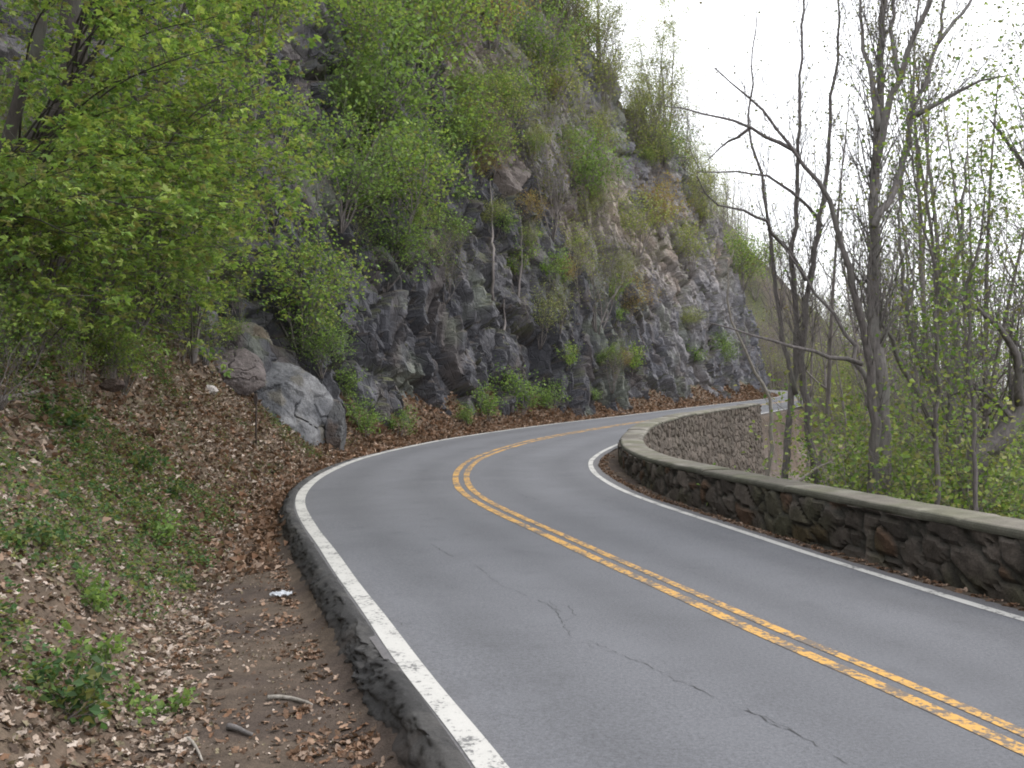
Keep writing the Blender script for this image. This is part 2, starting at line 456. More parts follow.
k = (t > 3.8)[:, None] * 1.0; c = c * (1 - k) + (lil * sstep(.3, .7, nA)[:, None] + leafc * (1 - sstep(.3, .7, nA)[:, None])) * k
k = ((t > 6) * sstep(.5, .65, nC))[:, None] * .6; c = c * (1 - k) + grn * k
c = c * (.7 + .6 * nB)[:, None]
GV = np.stack([X, Y, Z], 1); GF = grid_faces(len(gx), len(gy))
g = ob('ground', mesh('ground', GV, [GF], c, True), M_SOIL); tag(g, kind='structure')

# ------------------------------------------------------------------ road, markings, kerb
def strip(ts, dz, i0, i1, jag=None, step=1):
    """sheet that follows the road; ts lateral offsets, dz heights over it"""
    idx = np.arange(i0, i1, step); nu = len(idx); nv = len(ts)
    V = np.empty((nu, nv, 3)); yy_ = CL[idx, 1]
    for j, (tt, zz) in enumerate(zip(ts, dz)):
        tt = tt - 3.0 + hr(yy_) if tt > 2.7 else (tt + 3.0 - hl(yy_) if tt < -2.7 else tt * (hr(yy_) if tt > 0 else hl(yy_)) / 3.0)
        off = tt + (jag(idx, j) if jag else 0)
        V[:, j, :2] = CL[idx] + CN[idx] * (off[:, None] if np.ndim(off) else off)
        V[:, j, 2] = zroad(CL[idx, 1]) + zz
    return V.reshape(-1, 3), grid_faces(nu, nv), idx
def crown(t): return -.012 * (np.abs(t) / 3) ** 2
i_of = lambda y: int(np.argmin(np.abs(CL[:, 1] - y)))
NC = len(CL)
ts = np.linspace(-3.03, 3.03, 31)
jag = lambda idx, j: (np.sin(idx * .7) * .01 + np.sin(idx * 2.3) * .012 + np.sin(idx * .21) * .02) * (j == 30)
V, Fq, _ = strip(ts, crown(ts), 0, NC, jag)
tcol = np.tile(ts, len(V) // len(ts)); vv = fbm(np.c_[V[:, :2] * .5, V[:, 2] * 0], 3, 3)
rc = 1 - .16 * sum(np.exp(-((tcol - a) / .34) ** 2) for a in (-2.15, -.75, .75, 2.15)) * (.4 + vv) - .1 * np.exp(-(tcol / .25) ** 2)
rc = rc[:, None] * np.ones(3); kd = (sstep(2.75, 3.03, np.abs(tcol)) * .5)[:, None]; rc = rc * (1 - kd) + np.array([.95, .8, .66]) * kd
road = ob('road', mesh('road', V, [Fq], rc, True), M_ROAD); tag(road, kind='structure')
def mark(name, ts, m, i0, i1, lift=.004, jag=None):
    ts = np.array(ts); V, Fq, _ = strip(ts, crown(ts) + lift, i0, i1, jag)
    o = ob(name, mesh(name, V, [Fq], None, True), m, road); return o
wig = lambda idx, j: np.sin(idx * .37 + j) * .006 + np.sin(idx * .11) * .012
mark('edge_line', (-2.95, -2.79), M_WHITE, 0, NC, jag=wig)
mark('edge_line', (2.77, 2.88), M_WHITE, 0, NC, jag=wig)
mark('centre_line', (-.172, -.05), M_YELLOW, 0, NC, jag=wig)
mark('centre_line', (.05, .172), M_YELLOW, 0, NC, jag=wig)

# rounded asphalt kerb with a broken place
i1 = i_of(KERB_END)
prof = [(-2.97, .0), (-3.0, .02), (-3.03, .03), (-3.07, .03), (-3.10, .015), (-3.14, -.02), (-3.18, -.08), (-3.22, -.15), (-3.26, -.22), (-3.31, -.34)]
ii = np.arange(0, i1); sub = 8
fi = np.linspace(0, i1 - 1, i1 * sub)
cl = np.stack([np.interp(fi, ii, CL[:i1, k]) for k in (0, 1)], 1); cn = np.stack([np.interp(fi, ii, CN[:i1, k]) for k in (0, 1)], 1)
fade = 1 - sstep(20, KERB_END, cl[:, 1])
brk = np.exp(-((cl[:, 1] - 7.9) / .42) ** 2)
prof = [tuple(x) for x in catmull([(a, 0, b) for a, b in prof], .02)[:, [0, 2]]]
V = np.empty((len(fi), len(prof), 3))
for j, (tt, zz) in enumerate(prof):
    q = np.stack([cl[:, 0] * 3, cl[:, 1] * 3, np.full(len(fi), j * .2)], 1)
    lump = (fbm(q, 61, 3) - .5); rough = fbm(q * 5, 67, 2) - .5
    V[:, j, :2] = cl + cn * (tt + 3.0 - hl(cl[:, 1]) + lump * .1 * (j > 1) + rough * .045 * (j > 2) + brk * rough * .1)[:, None]
    zz_ = zz * (fade if zz > 0 else 1) + lump * .03 * (j > 0) + rough * .022 * (j > 1) - brk * (.045 + rough * .06) * (1 <= j <= .5 * len(prof))
    V[:, j, 2] = zroad(cl[:, 1]) - .012 + zz_ - (1 - fade) * .02 * (j > 0)
kv = V.reshape(-1, 3); kj = np.tile(np.arange(len(prof)) / len(prof), len(fi)); kn = fbm(kv * 4, 88, 4); kn2 = fbm(kv * 26, 89, 3)
kc_ = np.ones((len(kv), 3)) * (.7 + .7 * kn2)[:, None]; kw = (sstep(.5, .62, kn) * (kj < .45) * .6)[:, None]; kc_ = kc_ * (1 - kw) + np.array([2.2, 2.15, 2.05]) * kw
kw = (sstep(.4, .95, kj + (kn - .5) * .9))[:, None] * .8; kc_ = kc_ * (1 - kw) + np.array([1.75, 1.35, 1.1]) * kw
kb = ob('kerb', mesh('kerb', kv, [grid_faces(len(fi), len(prof))], kc_, True), M_KERB); tag(kb, kind='structure')

# ------------------------------------------------------------------ pixels to points
def at(px, py, D): return np.array([(px - 512) / F * D, D, EYE - (py - 384) / F * D])
def on_road(px, py):
    lo, hi = 2., 120.
    for _ in range(50):
        m = (lo + hi) / 2; p = at(px, py, m)
        if p[2] > zroad(m): lo = m
        else: hi = m
    return at(px, py, lo)

# cracks in the asphalt: thin jagged strips lying on it
def crack(pts, w, nm='crack'):
    P = catmull([on_road(*p) for p in pts], .05); n = len(P)
    P[:, :2] += RNG.normal(0, .012, (n, 2))
    T = np.gradient(P[:, :2], axis=0); T /= np.linalg.norm(T, axis=1)[:, None] + 1e-9
    N = np.stack([-T[:, 1], T[:, 0]], 1); ww = (w * .62 * RNG.uniform(-.08, 1, n).clip(0, 1) * np.sin(np.linspace(.15, 3, n)) ** .5)[:, None]
    tt, yy, _ = roadco(P[:, 0], P[:, 1]); z = zroad(P[:, 1]) + crown(tt) + .003
    V = np.stack([np.c_[P[:, :2] - N * ww, z], np.c_[P[:, :2] + N * ww, z]], 1).reshape(-1, 3)
    return V, grid_faces(n, 2)
VV, FF, nn = [], [], 0
for pts, w in [(((500, 585), (530, 596), (552, 607), (562, 622), (572, 638)), .008), (((552, 607), (566, 605), (574, 616), (562, 622)), .007), (((548, 600), (560, 612)), .006),
               (((590, 640), (640, 662), (700, 690), (740, 708), (775, 722), (810, 742), (850, 765)), .009), (((745, 708), (770, 722), (800, 736)), .012), (((430, 543), (445, 552), (460, 560)), .01),
               (((520, 494), (530, 498), (540, 500)), .022), (((470, 560), (500, 585)), .006), (((640, 560), (690, 572), (740, 590)), .005), (((575, 640), (620, 655)), .006),
               (((355, 600), (400, 622), (450, 640)), .005)]:
    v, f = crack(pts, w); VV.append(v); FF.append(f + nn); nn += len(v)
ob('crack', mesh('crack', np.vstack(VV), [np.vstack(FF)]), M_CRACK, road)

# ------------------------------------------------------------------ cliff
s_i = np.arange(i_of(6), i_of(128))
# arc length resample
seg = np.r_[0, np.cumsum(np.linalg.norm(np.diff(CL[s_i], axis=0), axis=1))]
def resample(n_list):
    return np.stack([np.interp(n_list, seg, CL[s_i, k]) for k in (0, 1)], 1), np.stack([np.interp(n_list, seg, CN[s_i, k]) for k in (0, 1)], 1)
ysam = CL[s_i, 1]
s_at = lambda y: float(np.interp(y, ysam[:np.argmax(ysam) + 1], seg[:np.argmax(ysam) + 1]))
ss = lines([(0, s_at(19), .5), (s_at(19), s_at(62), .085), (s_at(62), s_at(100), .16), (s_at(100), seg[-1], .5)])
cc, cn = resample(ss)
yb = cc[:, 1]
off = 4.6 + 8.0 * (1 - sstep(12, 26.5, yb)) - .4 * sstep(24, 34, yb)
q1 = np.stack([ss * .12, ss * 0, ss * 0], 1)
off = off + (fbm(q1, 71, 3) - .5) * 1.6 * sstep(22, 30, yb) + .2
hs = lines([(-1.5, 20, .11), (20, 34, .4)])
htop = np.interp(yb, [0, 54, 60, 67, 76, 87, 97, 108, 130], [30, 30, 27.5, 22, 19.5, 16.5, 12, 8.5, 8])
NS, NH = len(ss), len(hs)
H = np.repeat(hs[None], NS, 0); HT = htop[:, None]
htp = HT + (fbm(np.stack([ss * .5, ss * 0, ss * 0 + 3], 1), 5, 3) - .5)[:, None] * 2.5
over = np.maximum(H - htp, 0)
hz = np.minimum(H, htp) + over * .35
lean = .22 + .16 * sstep(6, 12, H)
setb = np.where(H < 6, H * .2, 1.2 + (H - 6) * .34) + over * 2.2
gentle = (1 - sstep(14, 24, yb))[:, None]
setb = setb * (1 + gentle * 1.2)
B3 = np.empty((NS, NH, 3))
B3[..., :2] = cc[:, None, :] - cn[:, None, :] * (off[:, None] + setb)[..., None]
B3[..., 2] = zroad(yb)[:, None] * 1.0 + hz
nrm = np.zeros((NS, NH, 3)); nrm[..., :2] = cn[:, None, :] * .94; nrm[..., 2] = .34
P = B3.reshape(-1, 3); Nn = nrm.reshape(-1, 3)
# joints of the rock: tilted frame following the face
al = np.repeat(ss[:, None], NH, 1).ravel(); hh = np.repeat(hs[None], NS, 0).ravel(); dp = (P[:, :2] * Nn[:, :2]).sum(1)
def frame(a, b, c2, sk):
    w = (fbm(P * .35, 83, 2) - .5) * 1.1
    return np.stack([(al + hh * sk + w) / a, dp / c2 + .3 * w, (hh - al * sk * .6 + w * .6) / b], 1)
d1, r1, e1 = facets(frame(2.6, 5.2, 4, .25), 101, .9)
d2, r2, e2 = facets(frame(.95, 2.1, 2, .3), 131, 1.0)
d3, r3, e3 = facets(frame(.36, .66, .8, .25), 151, 1.0)
big = fbm(P * .11, 11, 3) - .5
fine = fbm(P * 2.6, 13, 4) - .5
amp = .5 + .5 * sstep(18, 27, cc[:, 1])[:, None].repeat(NH, 1).ravel()
disp = amp * (big * 1.5 + d1 * .52 + d2 * .38 + d3 * .17 + fine * .3)
disp -= amp * .42 * (1 - sstep(0, .1, e2)) + amp * .6 * (1 - sstep(0, .07, e1))
P = P + Nn * disp[:, None]
CV = P
# rock colours: dark blue-grey foot, lighter grey and tan places, lichen
pxx = 512 + F * P[:, 0] / P[:, 1]
dark = np.array([.042, .042, .05]); midg = np.array([.092, .091, .102]); lt = np.array([.26, .24, .23]); tan = np.array([.27, .21, .17]); lich = np.array([.2, .22, .17]); brn = np.array([.1, .075, .058]); mossy = np.array([.08, .09, .04])
nb = fbm(P * .22, 201, 4); nm = fbm(P * .9, 211, 4); nf = fbm(P * np.array([1.3, 1.3, .35]), 221, 4)
c = dark + (midg - dark) * (r2 * .6 + .55 * sstep(.4, .65, nm))[:, None].clip(0, 1)
yy = P[:, 1]
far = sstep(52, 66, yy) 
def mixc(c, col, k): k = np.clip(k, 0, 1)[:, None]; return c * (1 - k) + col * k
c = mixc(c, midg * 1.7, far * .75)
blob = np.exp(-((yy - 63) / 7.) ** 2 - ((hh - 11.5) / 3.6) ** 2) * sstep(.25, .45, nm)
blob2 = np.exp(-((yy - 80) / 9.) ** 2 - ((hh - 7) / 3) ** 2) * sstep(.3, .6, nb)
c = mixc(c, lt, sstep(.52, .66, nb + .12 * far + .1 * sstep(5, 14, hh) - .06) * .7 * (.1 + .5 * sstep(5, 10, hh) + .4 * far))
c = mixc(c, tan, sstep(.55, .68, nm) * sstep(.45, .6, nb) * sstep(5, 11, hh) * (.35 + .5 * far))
c = mixc(c, brn, sstep(.54, .68, nf) * .4)
c = mixc(c, lich, sstep(.57, .7, fbm(P * .5, 231, 4)) * .5)
c = mixc(c, np.array([.36, .3, .25]), blob * .95); c = mixc(c, np.array([.27, .26, .27]), blob2 * .8)
cid_t = (r1 > .9) * (hh > 7); c = mixc(c, tan, cid_t * .4)
# normals to let soil and moss lie on ledges
G3 = P.reshape(NS, NH, 3); du = np.gradient(G3, axis=0); dv = np.gradient(G3, axis=1); nn3 = np.cross(du, dv); nn3 /= np.linalg.norm(nn3, axis=2)[..., None] + 1e-9
upn = np.abs(nn3[..., 2]).ravel()
c = mixc(c, brn * .9, sstep(.62, .85, upn) * .7)
c = mixc(c, mossy, sstep(.5, .8, upn) * sstep(.48, .6, nm) * .8)
c = mixc(c, np.array([.13, .1, .065]), np.repeat(gentle, NH, 1).ravel() * .8)
CF = grid_faces(NS, NH)[:, ::-1]
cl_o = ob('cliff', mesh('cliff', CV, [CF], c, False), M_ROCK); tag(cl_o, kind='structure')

BV = BVHTree.FromPolygons(CV.tolist(), CF.tolist())
BG = BVHTree.FromPolygons(GV.tolist(), GF.tolist())
def hit(px, py):
    o = Vector((0, 0, EYE)); d = Vector(((px - 512) / F, 1, -(py - 384) / F)).normalized()
    a = BV.ray_cast(o, d); b = BG.ray_cast(o, d)
    c = [x for x in (a, b) if x[0] is not None]
    if not c: return None
    return np.array(min(c, key=lambda r: r[3])[0])
def gz(x, y): return float(ground_z([x], [y])[0])
def hill_z(x, y):
    """top of ground or cliff"""
    r = BV.ray_cast(Vector((x, y, 90)), Vector((0, 0, -1)))
    z = gz(x, y)
    return max(z, r[0].z) if r[0] is not None else z

# ------------------------------------------------------------------ boulders
def boulder(name, label, loc, size, seed, cols, rot=0, sub=6, tilt=0.):
    import bmesh
    bm = bmesh.new(); bmesh.ops.create_icosphere(bm, subdivisions=sub, radius=1)
    V = np.array([v.co for v in bm.verts]); Fc = np.array([[v.index for v in f.verts] for f in bm.faces]); bm.free()
    Np = V.copy()
    rg = np.random.default_rng(seed + 40)
    PN = rg.normal(0, 1, (11, 3)); PN /= np.linalg.norm(PN, axis=1)[:, None]; PD = rg.uniform(.6, .95, 11)
    rad = np.full(len(V), 1.08)
    for nn_, dd_ in zip(PN, PD):
        dt = V @ nn_; rad = np.minimum(rad, np.where(dt > .05, dd_ / np.maximum(dt, .05), 9))
    V = V * rad[:, None] * np.array(size); s = np.array(size).mean()
    n1 = fbm(V * 1.6 / s, seed, 3) - .5; n2 = fbm(V * 6 / s, seed + 5, 4) - .5; n3 = np.abs(fbm(V * np.array([1.6, 1.6, 2.4]) / s, seed + 8, 3) - .5)
    V = V + Np * ((n1 * .1 + n2 * .1 - .06 * (1 - sstep(0, .03, n3))) * s)[:, None]
    cr, sr = math.cos(rot), math.sin(rot); V = V @ np.array([[cr, sr, 0], [-sr, cr, 0], [0, 0, 1]])
    ct, st = math.cos(tilt), math.sin(tilt); V = V @ np.array([[ct, 0, -st], [0, 1, 0], [st, 0, ct]])
    k = sstep(.35, .65, fbm(V * 1.3, seed + 9, 4))[:, None]; c = np.array(cols[0]) * (1 - k) + np.array(cols[1]) * k
    k = sstep(.55, .68, fbm(V * 2.1 + 9, seed + 19, 4))[:, None] * .8; c = c * (1 - k) + np.array(cols[2]) * k
    o = ob(name, mesh(name, V, [Fc], c, False), M_BOULD, loc=loc); return tag(o, label, 'boulder')
BL = ((.105, .107, .115), (.2, .2, .205), (.13, .12, .1)); LG = ((.17, .16, .13), (.26, .24, .2), (.14, .11, .08)); PU = ((.1, .085, .085), (.14, .12, .115), (.08, .06, .05))
boulder('boulder', 'big blue-grey boulder beside the outer bend of the road, largest of the roadside rocks', at(284, 414, 25.4), (1.7, 1.3, 1.15), 1, BL, .1, 6, .7)
boulder('boulder', 'dark narrow rock wedged against the right foot of the big blue-grey boulder', at(335, 430, 25.8), (.3, .5, .75), 2, ((.06, .06, .065), (.1, .1, .1), (.08, .06, .05)), 0, 5)
boulder('boulder', 'purplish brown rock left of the big blue-grey boulder, half sunk in leaves', at(222, 376, 24.4), (1.0, .8, .75), 3, PU, .2)
boulder('boulder', 'olive lichen covered slab above the purplish rock on the leafy bank', at(238, 350, 25.9), (1.05, .8, .7), 4, LG, .9)
boulder('boulder', 'pale blue-grey slab standing highest above the bank behind the fresh green shrub', at(275, 268, 28.5), (1.0, .8, 1.5), 5, ((.17, .18, .2), (.3, .31, .34), (.13, .12, .11)), .3)
boulder('boulder', 'small pale rock lying in the leaf litter below the purplish rock', at(208, 392, 22.5), (.22, .2, .15), 6, ((.3, .27, .25), (.4, .37, .35), (.2, .15, .12)), .3, 5)
boulder('boulder', 'dark stump-like rock poking from leaves in the middle of the bank', at(112, 385, 14.5), (.17, .15, .1), 7, ((.07, .05, .045), (.1, .075, .065), (.07, .05, .04)), .3, 5)

# ------------------------------------------------------------------ stone wall along the drop
WI0, WI1 = i_of(-16), i_of(46.5)
def wall_off(y): return hr(y) + .24 + .32 * np.exp(-((y - 22) / 7) ** 2)
def whd(y): return .16 * np.exp(-((np.asarray(y) - 22) / 8) ** 2)
WH, WT = .56, .5
CAPT = .075
wi = np.arange(WI0, WI1 + 1)
fi = np.arange(WI0, WI1, .28 if True else 1)
def wsamp(fi):
    w = np.arange(NC); return np.stack([np.interp(fi, w, CL[:, k]) for k in (0, 1)], 1), np.stack([np.interp(fi, w, CN[:, k]) for k in (0, 1)], 1)
cw, nw = wsamp(fi)
zb = zroad(cw[:, 1]) - whd(cw[:, 1]); wo = wall_off(cw[:, 1])
wal = np.r_[0, np.cumsum(np.linalg.norm(np.diff(cw + nw * wo[:, None], axis=0), axis=1))]
# section: inner face up, over the top, outer face down
inner = [(0., z) for z in np.arange(-.25, WH + .001, .045)]
top = [(x, WH) for x in np.arange(.06, WT, .08)]
outer = [(WT + max(0, -z) * .1, z) for z in np.arange(WH, -3.0, -.06)]
sec = inner + top + outer
ns, nv = len(fi), len(sec)
V = np.empty((ns, nv, 3)); perim = np.empty((ns, nv, 3)); nr = np.zeros((ns, nv, 3))
for j, (x, z) in enumerate(sec):
    V[:, j, :2] = cw + nw * (wo + x)[:, None]; V[:, j, 2] = zb + z
    side = 0 if j < len(inner) else (1 if j < len(inner) + len(top) else 2)
    perim[:, j] = np.stack([wal, np.full(ns, z + side * 7.3), np.full(ns, side * 5.)], 1)
    nr[:, j, :2] = nw * (-1 if side == 0 else (1 if side == 2 else 0))
pf = perim.reshape(-1, 3); wv = (fbm(pf * 2.2, 5, 2) - .5) * .35
q = np.stack([(pf[:, 0] + wv * .5) / .40, (pf[:, 1] + wv * .4) / .27, pf[:, 2]], 1)
q[:, 2] = pf[:, 2] + .5
cid, f1, f2, offv = worley(q * np.array([1, 1, 0]) + np.array([0, 0, .5]), 401)
rr = cellrand(cid, 5); edge = f2 - f1
tl = np.stack([cellrand(cid, 6) - .5, cellrand(cid, 7) - .5], 1)
dd = (rr - .5) * .05 + .05 * sstep(0, .22, edge) + (tl * offv[:, :2]).sum(1) * .06 + (fbm(pf * 9, 8, 3) - .5) * .035
V = V.reshape(-1, 3) + nr.reshape(-1, 3) * dd[:, None]
out = (pf[:, 2] > 9)
stone_a = np.array([.042, .035, .029]); stone_b = np.array([.088, .074, .062]); rust = np.array([.085, .045, .024]); mort = np.array([.032, .03, .025]); pal = np.array([.17, .142, .12])
c = stone_a + (stone_b - stone_a) * cellrand(cid, 15)[:, None]
c = mixc(c, rust, (cellrand(cid, 16) > .8) * .7)
c = mixc(c, np.array([.12, .1, .085]), (cellrand(cid, 18) > .86) * .7)
c = mixc(c, np.array([.05, .052, .025]), sstep(.5, .65, fbm(pf * 1.6, 19, 3)) * .5)
c = mixc(c, pal * (.62 + .4 * cellrand(cid, 17)[:, None]), out * .8)
c = mixc(c, mort, (1 - sstep(.03, .14, edge)) * (1 - out)); c = mixc(c, np.array([.085, .072, .06]), (1 - sstep(.02, .11, edge)) * out * .8)
wall = thing('stone_wall', 'low rubble stone wall with flat coping curving along the outer edge of the road', 'stone wall', (4.4, 8.4, 0))
WL = np.array([4.4, 8.4, 0])
capq = []
vm = V.reshape(ns, nv, 3)
e0 = [np.arange(nv)]; 
m = mesh('masonry', V - WL, [grid_faces(ns, nv), ], c, False)
ob('masonry', m, M_STONE, wall)
# end faces of the wall
for k in (0, ns - 1):
    ring = vm[k]; n_in = len(inner)
    A = ring[:n_in]; nb_ = n_in
    Bp = np.array([ring[n_in + len(top) + int(round((WH - z) / .06)) if int(round((WH - z) / .06)) < len(outer) else nv - 1] for z in np.arange(-.25, WH + .001, .045)])
    Vv = np.stack([A, (A * 2 + Bp) / 3, (A + 2 * Bp) / 3, Bp], 1).reshape(-1, 3) - WL
    cc_ = np.tile(np.array([.12, .1, .085]), (len(Vv), 1)) * RNG.uniform(.6, 1.3, (len(Vv), 1))
    ob('end_face', mesh('end_face', Vv, [grid_faces(n_in, 4)], cc_), M_STONE, wall)
# coping: cast slabs laid end to end
L_tot = wal[-1]; a = 0; kk = 0
joints = [0]
while joints[-1] < L_tot - 1.0: joints.append(min(L_tot, joints[-1] + RNG.uniform(2.6, 3.6)))
for a, b in zip(joints[:-1], joints[1:]):
    sl = np.arange(a + .01, b - .01, .09); sl = np.r_[sl, b - .01]
    f_ = np.interp(sl, wal, fi); cw_, nw_ = wsamp(f_); z_ = zroad(cw_[:, 1]) - whd(cw_[:, 1]); w_ = wall_off(cw_[:, 1])
    lift = RNG.uniform(-.014, .016); sh = RNG.uniform(-.02, .02)
    pr = [(-.03, WH - .004), (-.035, WH + .02), (-.03, WH + .045), (-.015, WH + .066), (.02, WH + .078), (.15, WH + .084), (.27, WH + .086), (.40, WH + .084), (WT - .02, WH + .078), (WT + .02, WH + .06), (WT + .035, WH + .02), (WT + .03, WH - .004), (-.03, WH - .004)]
    Vc = np.empty((len(sl), len(pr), 3))
    for j, (x, z) in enumerate(pr):
        qn = np.stack([sl * 4, np.full(len(sl), j % 12 * .5), np.full(len(sl), 2.)], 1)
        rn = (fbm(qn, 33, 3) - .5)
        endr = 1 - .012 * (np.exp(-((sl - a) / .03) ** 2) + np.exp(-((sl - b) / .03) ** 2)) * (z > WH + .05)
        Vc[:, j, :2] = cw_ + nw_ * (w_ + x + sh + rn * .018)[:, None]; Vc[:, j, 2] = z_ + (z + rn * .016) * endr + lift
    Vf = Vc.reshape(-1, 3)
    n_ = len(Vf); nvp = len(pr)
    caps = []
    for r0, flip in ((0, 1), ((len(sl) - 1) * nvp, 0)):
        for j in range(1, 11):
            tri = [r0, r0 + j, r0 + j + 1]; caps.append(tri if flip else tri[::-1])
    cbase = np.array([.145, .132, .11]) * RNG.uniform(.75, 1.25)
    k = sstep(.45, .65, fbm(Vf * 1.8, 44, 4)); cc_ = mixc(np.tile(cbase, (n_, 1)), np.array([.12, .12, .08]), k * .8)
    cc_ = mixc(cc_, np.array([.27, .255, .22]), sstep(.55, .7, fbm(Vf * 3, 45, 3)) * .6)
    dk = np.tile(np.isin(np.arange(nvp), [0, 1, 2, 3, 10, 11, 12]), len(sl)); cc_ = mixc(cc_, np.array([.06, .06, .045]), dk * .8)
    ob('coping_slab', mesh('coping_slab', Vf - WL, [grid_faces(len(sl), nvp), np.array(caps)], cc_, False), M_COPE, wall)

# ------------------------------------------------------------------ trees beyond the wall
def px_branch(B, pts, D, r0, r1, ddep=0., wob=.02, sides=7, step=.3, lump=.04):
    """branch through picture points at distance D (metres), ending ddep nearer or farther"""
    n = len(pts); P = np.array([at(x, y, D + ddep * k / max(1, n - 1)) for k, (x, y) in enumerate(pts)])
    P = catmull(P, step); m = len(P)
    P[1:-1] += RNG.normal(0, wob, (m - 2, 3))
    R = np.linspace(r0, r1 * .6, m) / F * D
    B.add(P, R, sides, lump)
    return P, R
def down_to(p, dz=.25):
    z = gz(p[0], p[1]); return z - dz
def twigs(B, P, R, n, L, up, ang, mx, kids, anchors, f0=.15):
    m = len(P)
    for k in range(n):
        f = RNG.uniform(f0, 1) * (m - 1); i = min(m - 2, int(f)); q = P[i] + (P[i + 1] - P[i]) * (f - i)
        d = unit(P[i + 1] - P[i]); a = unit(np.cross(d, RNG.normal(0, 1, 3))); th = RNG.uniform(.6, 1.3) * ang
        grow(B, q, d * math.cos(th) + a * math.sin(th) + np.array([0, 0, up * .8]), L * RNG.uniform(.5, 1.6), max(.0035, R[i] * .2), 0, mx, up, ang, kids, anchors)
def spread_pts(anchors, per, rad, flat=.6):
    if not anchors: return np.zeros((0, 3))
    A = np.array([a[0] for a in anchors]); A = np.repeat(A, per, 0)
    return A + RNG.normal(0, rad, A.shape) * np.array([1, 1, flat])

def traced_tree(name, label, cat, D, stems, bmat, leaf=None, pal='fresh', tw=(10, 1.2), lsize=.06, per=2, group=None, keep=1.0, up=.75):
    """stems: (points, r0 px, r1 px, depth change, reaches the ground)"""
    B = Tubes(); anc = []; org = None
    for pts, r0, r1, dd, foot in stems:
        if foot:
            p0 = at(*pts[0], D); z = down_to(p0)
            if z < p0[2]:
                B_pts = [(pts[0][0] + (pts[0][0] - pts[1][0]) * .1, 384 + (EYE - z) * F / D)] + list(pts)
            else: B_pts = list(pts)
            r0 = r0 * 1.15
        else: B_pts = list(pts)
        P, R = px_branch(B, B_pts, D, r0, r1, dd)
        if org is None: org = P[0].copy(); org[2] += .25
        L = np.linalg.norm(P[-1] - P[0])
        twigs(B, P, R, int(tw[0] * 2.5 * max(.5, L / 4)), tw[1], up, .7, 1, (4,), anc, .35 if foot else .1)
    o = thing(name, label, cat, org, group)
    ob('trunk', B.mesh('trunk', org), bmat, o)
    if leaf:
        idx = RNG.random(len(anc)) < keep
        C = spread_pts([a for a, k in zip(anc, idx) if k], per, .09)
        if len(C): ob('crown', leaves('crown', C, lsize, pal, .6, org), M_LEAF, o)
    return o

traced_tree('tree', 'tall straight grey tree with upright forks, stoutest trunk behind the middle of the wall', 'tree', 14.5, [
    ([(884, 491), (882, 390), (876, 325), (873, 260), (876, 170), (879, 125), (882, 57), (883, -40), (880, -150)], 7.6, 3, .6, True),
    ([(876, 165), (885, 117), (900, 79), (908, 49), (927, 4), (945, -60), (955, -130)], 4, 1.5, -1.2, False),
    ([(873, 226), (889, 200), (906, 159), (912, 117), (927, 79), (938, 42), (944, 0), (955, -70)], 4, 1.5, 1.5, False),
    ([(912, 117), (938, 102), (980, 81), (1010, 75)], 3, 1, -.8, False), ([(938, 43), (955, 20), (972, 0), (1000, -40)], 2.4, 1, .5, False),
    ([(879, 130), (872, 80), (862, 30), (858, -40)], 3.5, 1.2, 1, False), ([(900, 79), (892, 30), (896, -30)], 3, 1.2, .6, False)], M_BARK, True, 'olive', (16, 1.3), .045, 1)
traced_tree('tree', 'dark tree arching far to the left over the road with long bare limbs', 'tree', 13.8, [
    ([(871, 488), (872, 390), (863, 325), (851, 285), (836, 226), (817, 181), (791, 147), (750, 98), (715, 68)], 6.2, .9, -1.0, True),
    ([(795, 151), (750, 128), (704, 113), (664, 106)], 2.2, .7, -1.2, False), ([(750, 128), (728, 142), (708, 160)], 1.8, .8, .8, False),
    ([(872, 390), (858, 360), (846, 332), (817, 293), (794, 260), (775, 235)], 3, 1, .8, False),
    ([(862, 364), (830, 356), (794, 348), (749, 333), (710, 323)], 2.6, 1, -.8, False)], M_BARKD, True, 'olive', (9, .9), .045, 1, keep=.1)
traced_tree('tree', 'slim dark pair of stems left of the arching tree', 'tree', 17, [
    ([(785, 477), (791, 407), (796, 341), (794, 260), (797, 190), (800, 94), (803, 10), (806, -60)], 3.8, 1.2, .5, True),
    ([(815, 482), (807, 407), (802, 358), (808, 300), (816, 250), (823, 200), (831, 120), (838, 40), (842, -40)], 4.5, 1.2, -.6, True),
    ([(806, 280), (772, 230), (757, 215), (719, 204), (697, 176)], 2.4, .8, -1.5, False), ([(822, 226), (806, 205), (776, 181), (753, 174), (697, 172)], 2, .9, -1, False),
    ([(796, 395), (783, 340), (776, 290), (768, 227), (757, 162), (750, 128), (752, 70), (757, 11)], 2.6, .8, .6, False)], M_BARKD, True, 'olive', (12, 1.1), .045, 1, keep=.2)
traced_tree('sapling', 'thin pole-straight tree rising right of the stoutest trunk', 'tree', 12.6, [
    ([(936, 498), (936, 390), (935, 293), (930, 250), (925, 225), (916, 181), (908, 120)], 3.2, 1, .4, True)], M_BARKD, True, 'fresh', (16, .9), .06, 2, keep=.6)
traced_tree('tree', 'crooked tree leaning left with a kinked trunk behind the pole-straight tree', 'tree', 15.5, [
    ([(951, 488), (949, 423), (938, 390), (918, 358), (909, 315), (900, 250), (903, 180)], 5, 1.5, .7, True),
    ([(935, 430), (912, 384), (892, 341), (873, 299), (843, 262)], 3.6, 1.2, -.6, False),
    ([(949, 423), (958, 370), (952, 300), (962, 220), (968, 150)], 5, 1.2, .8, False)], M_BARK, True, 'fresh', (14, 1.1), .06, 2, keep=.5)
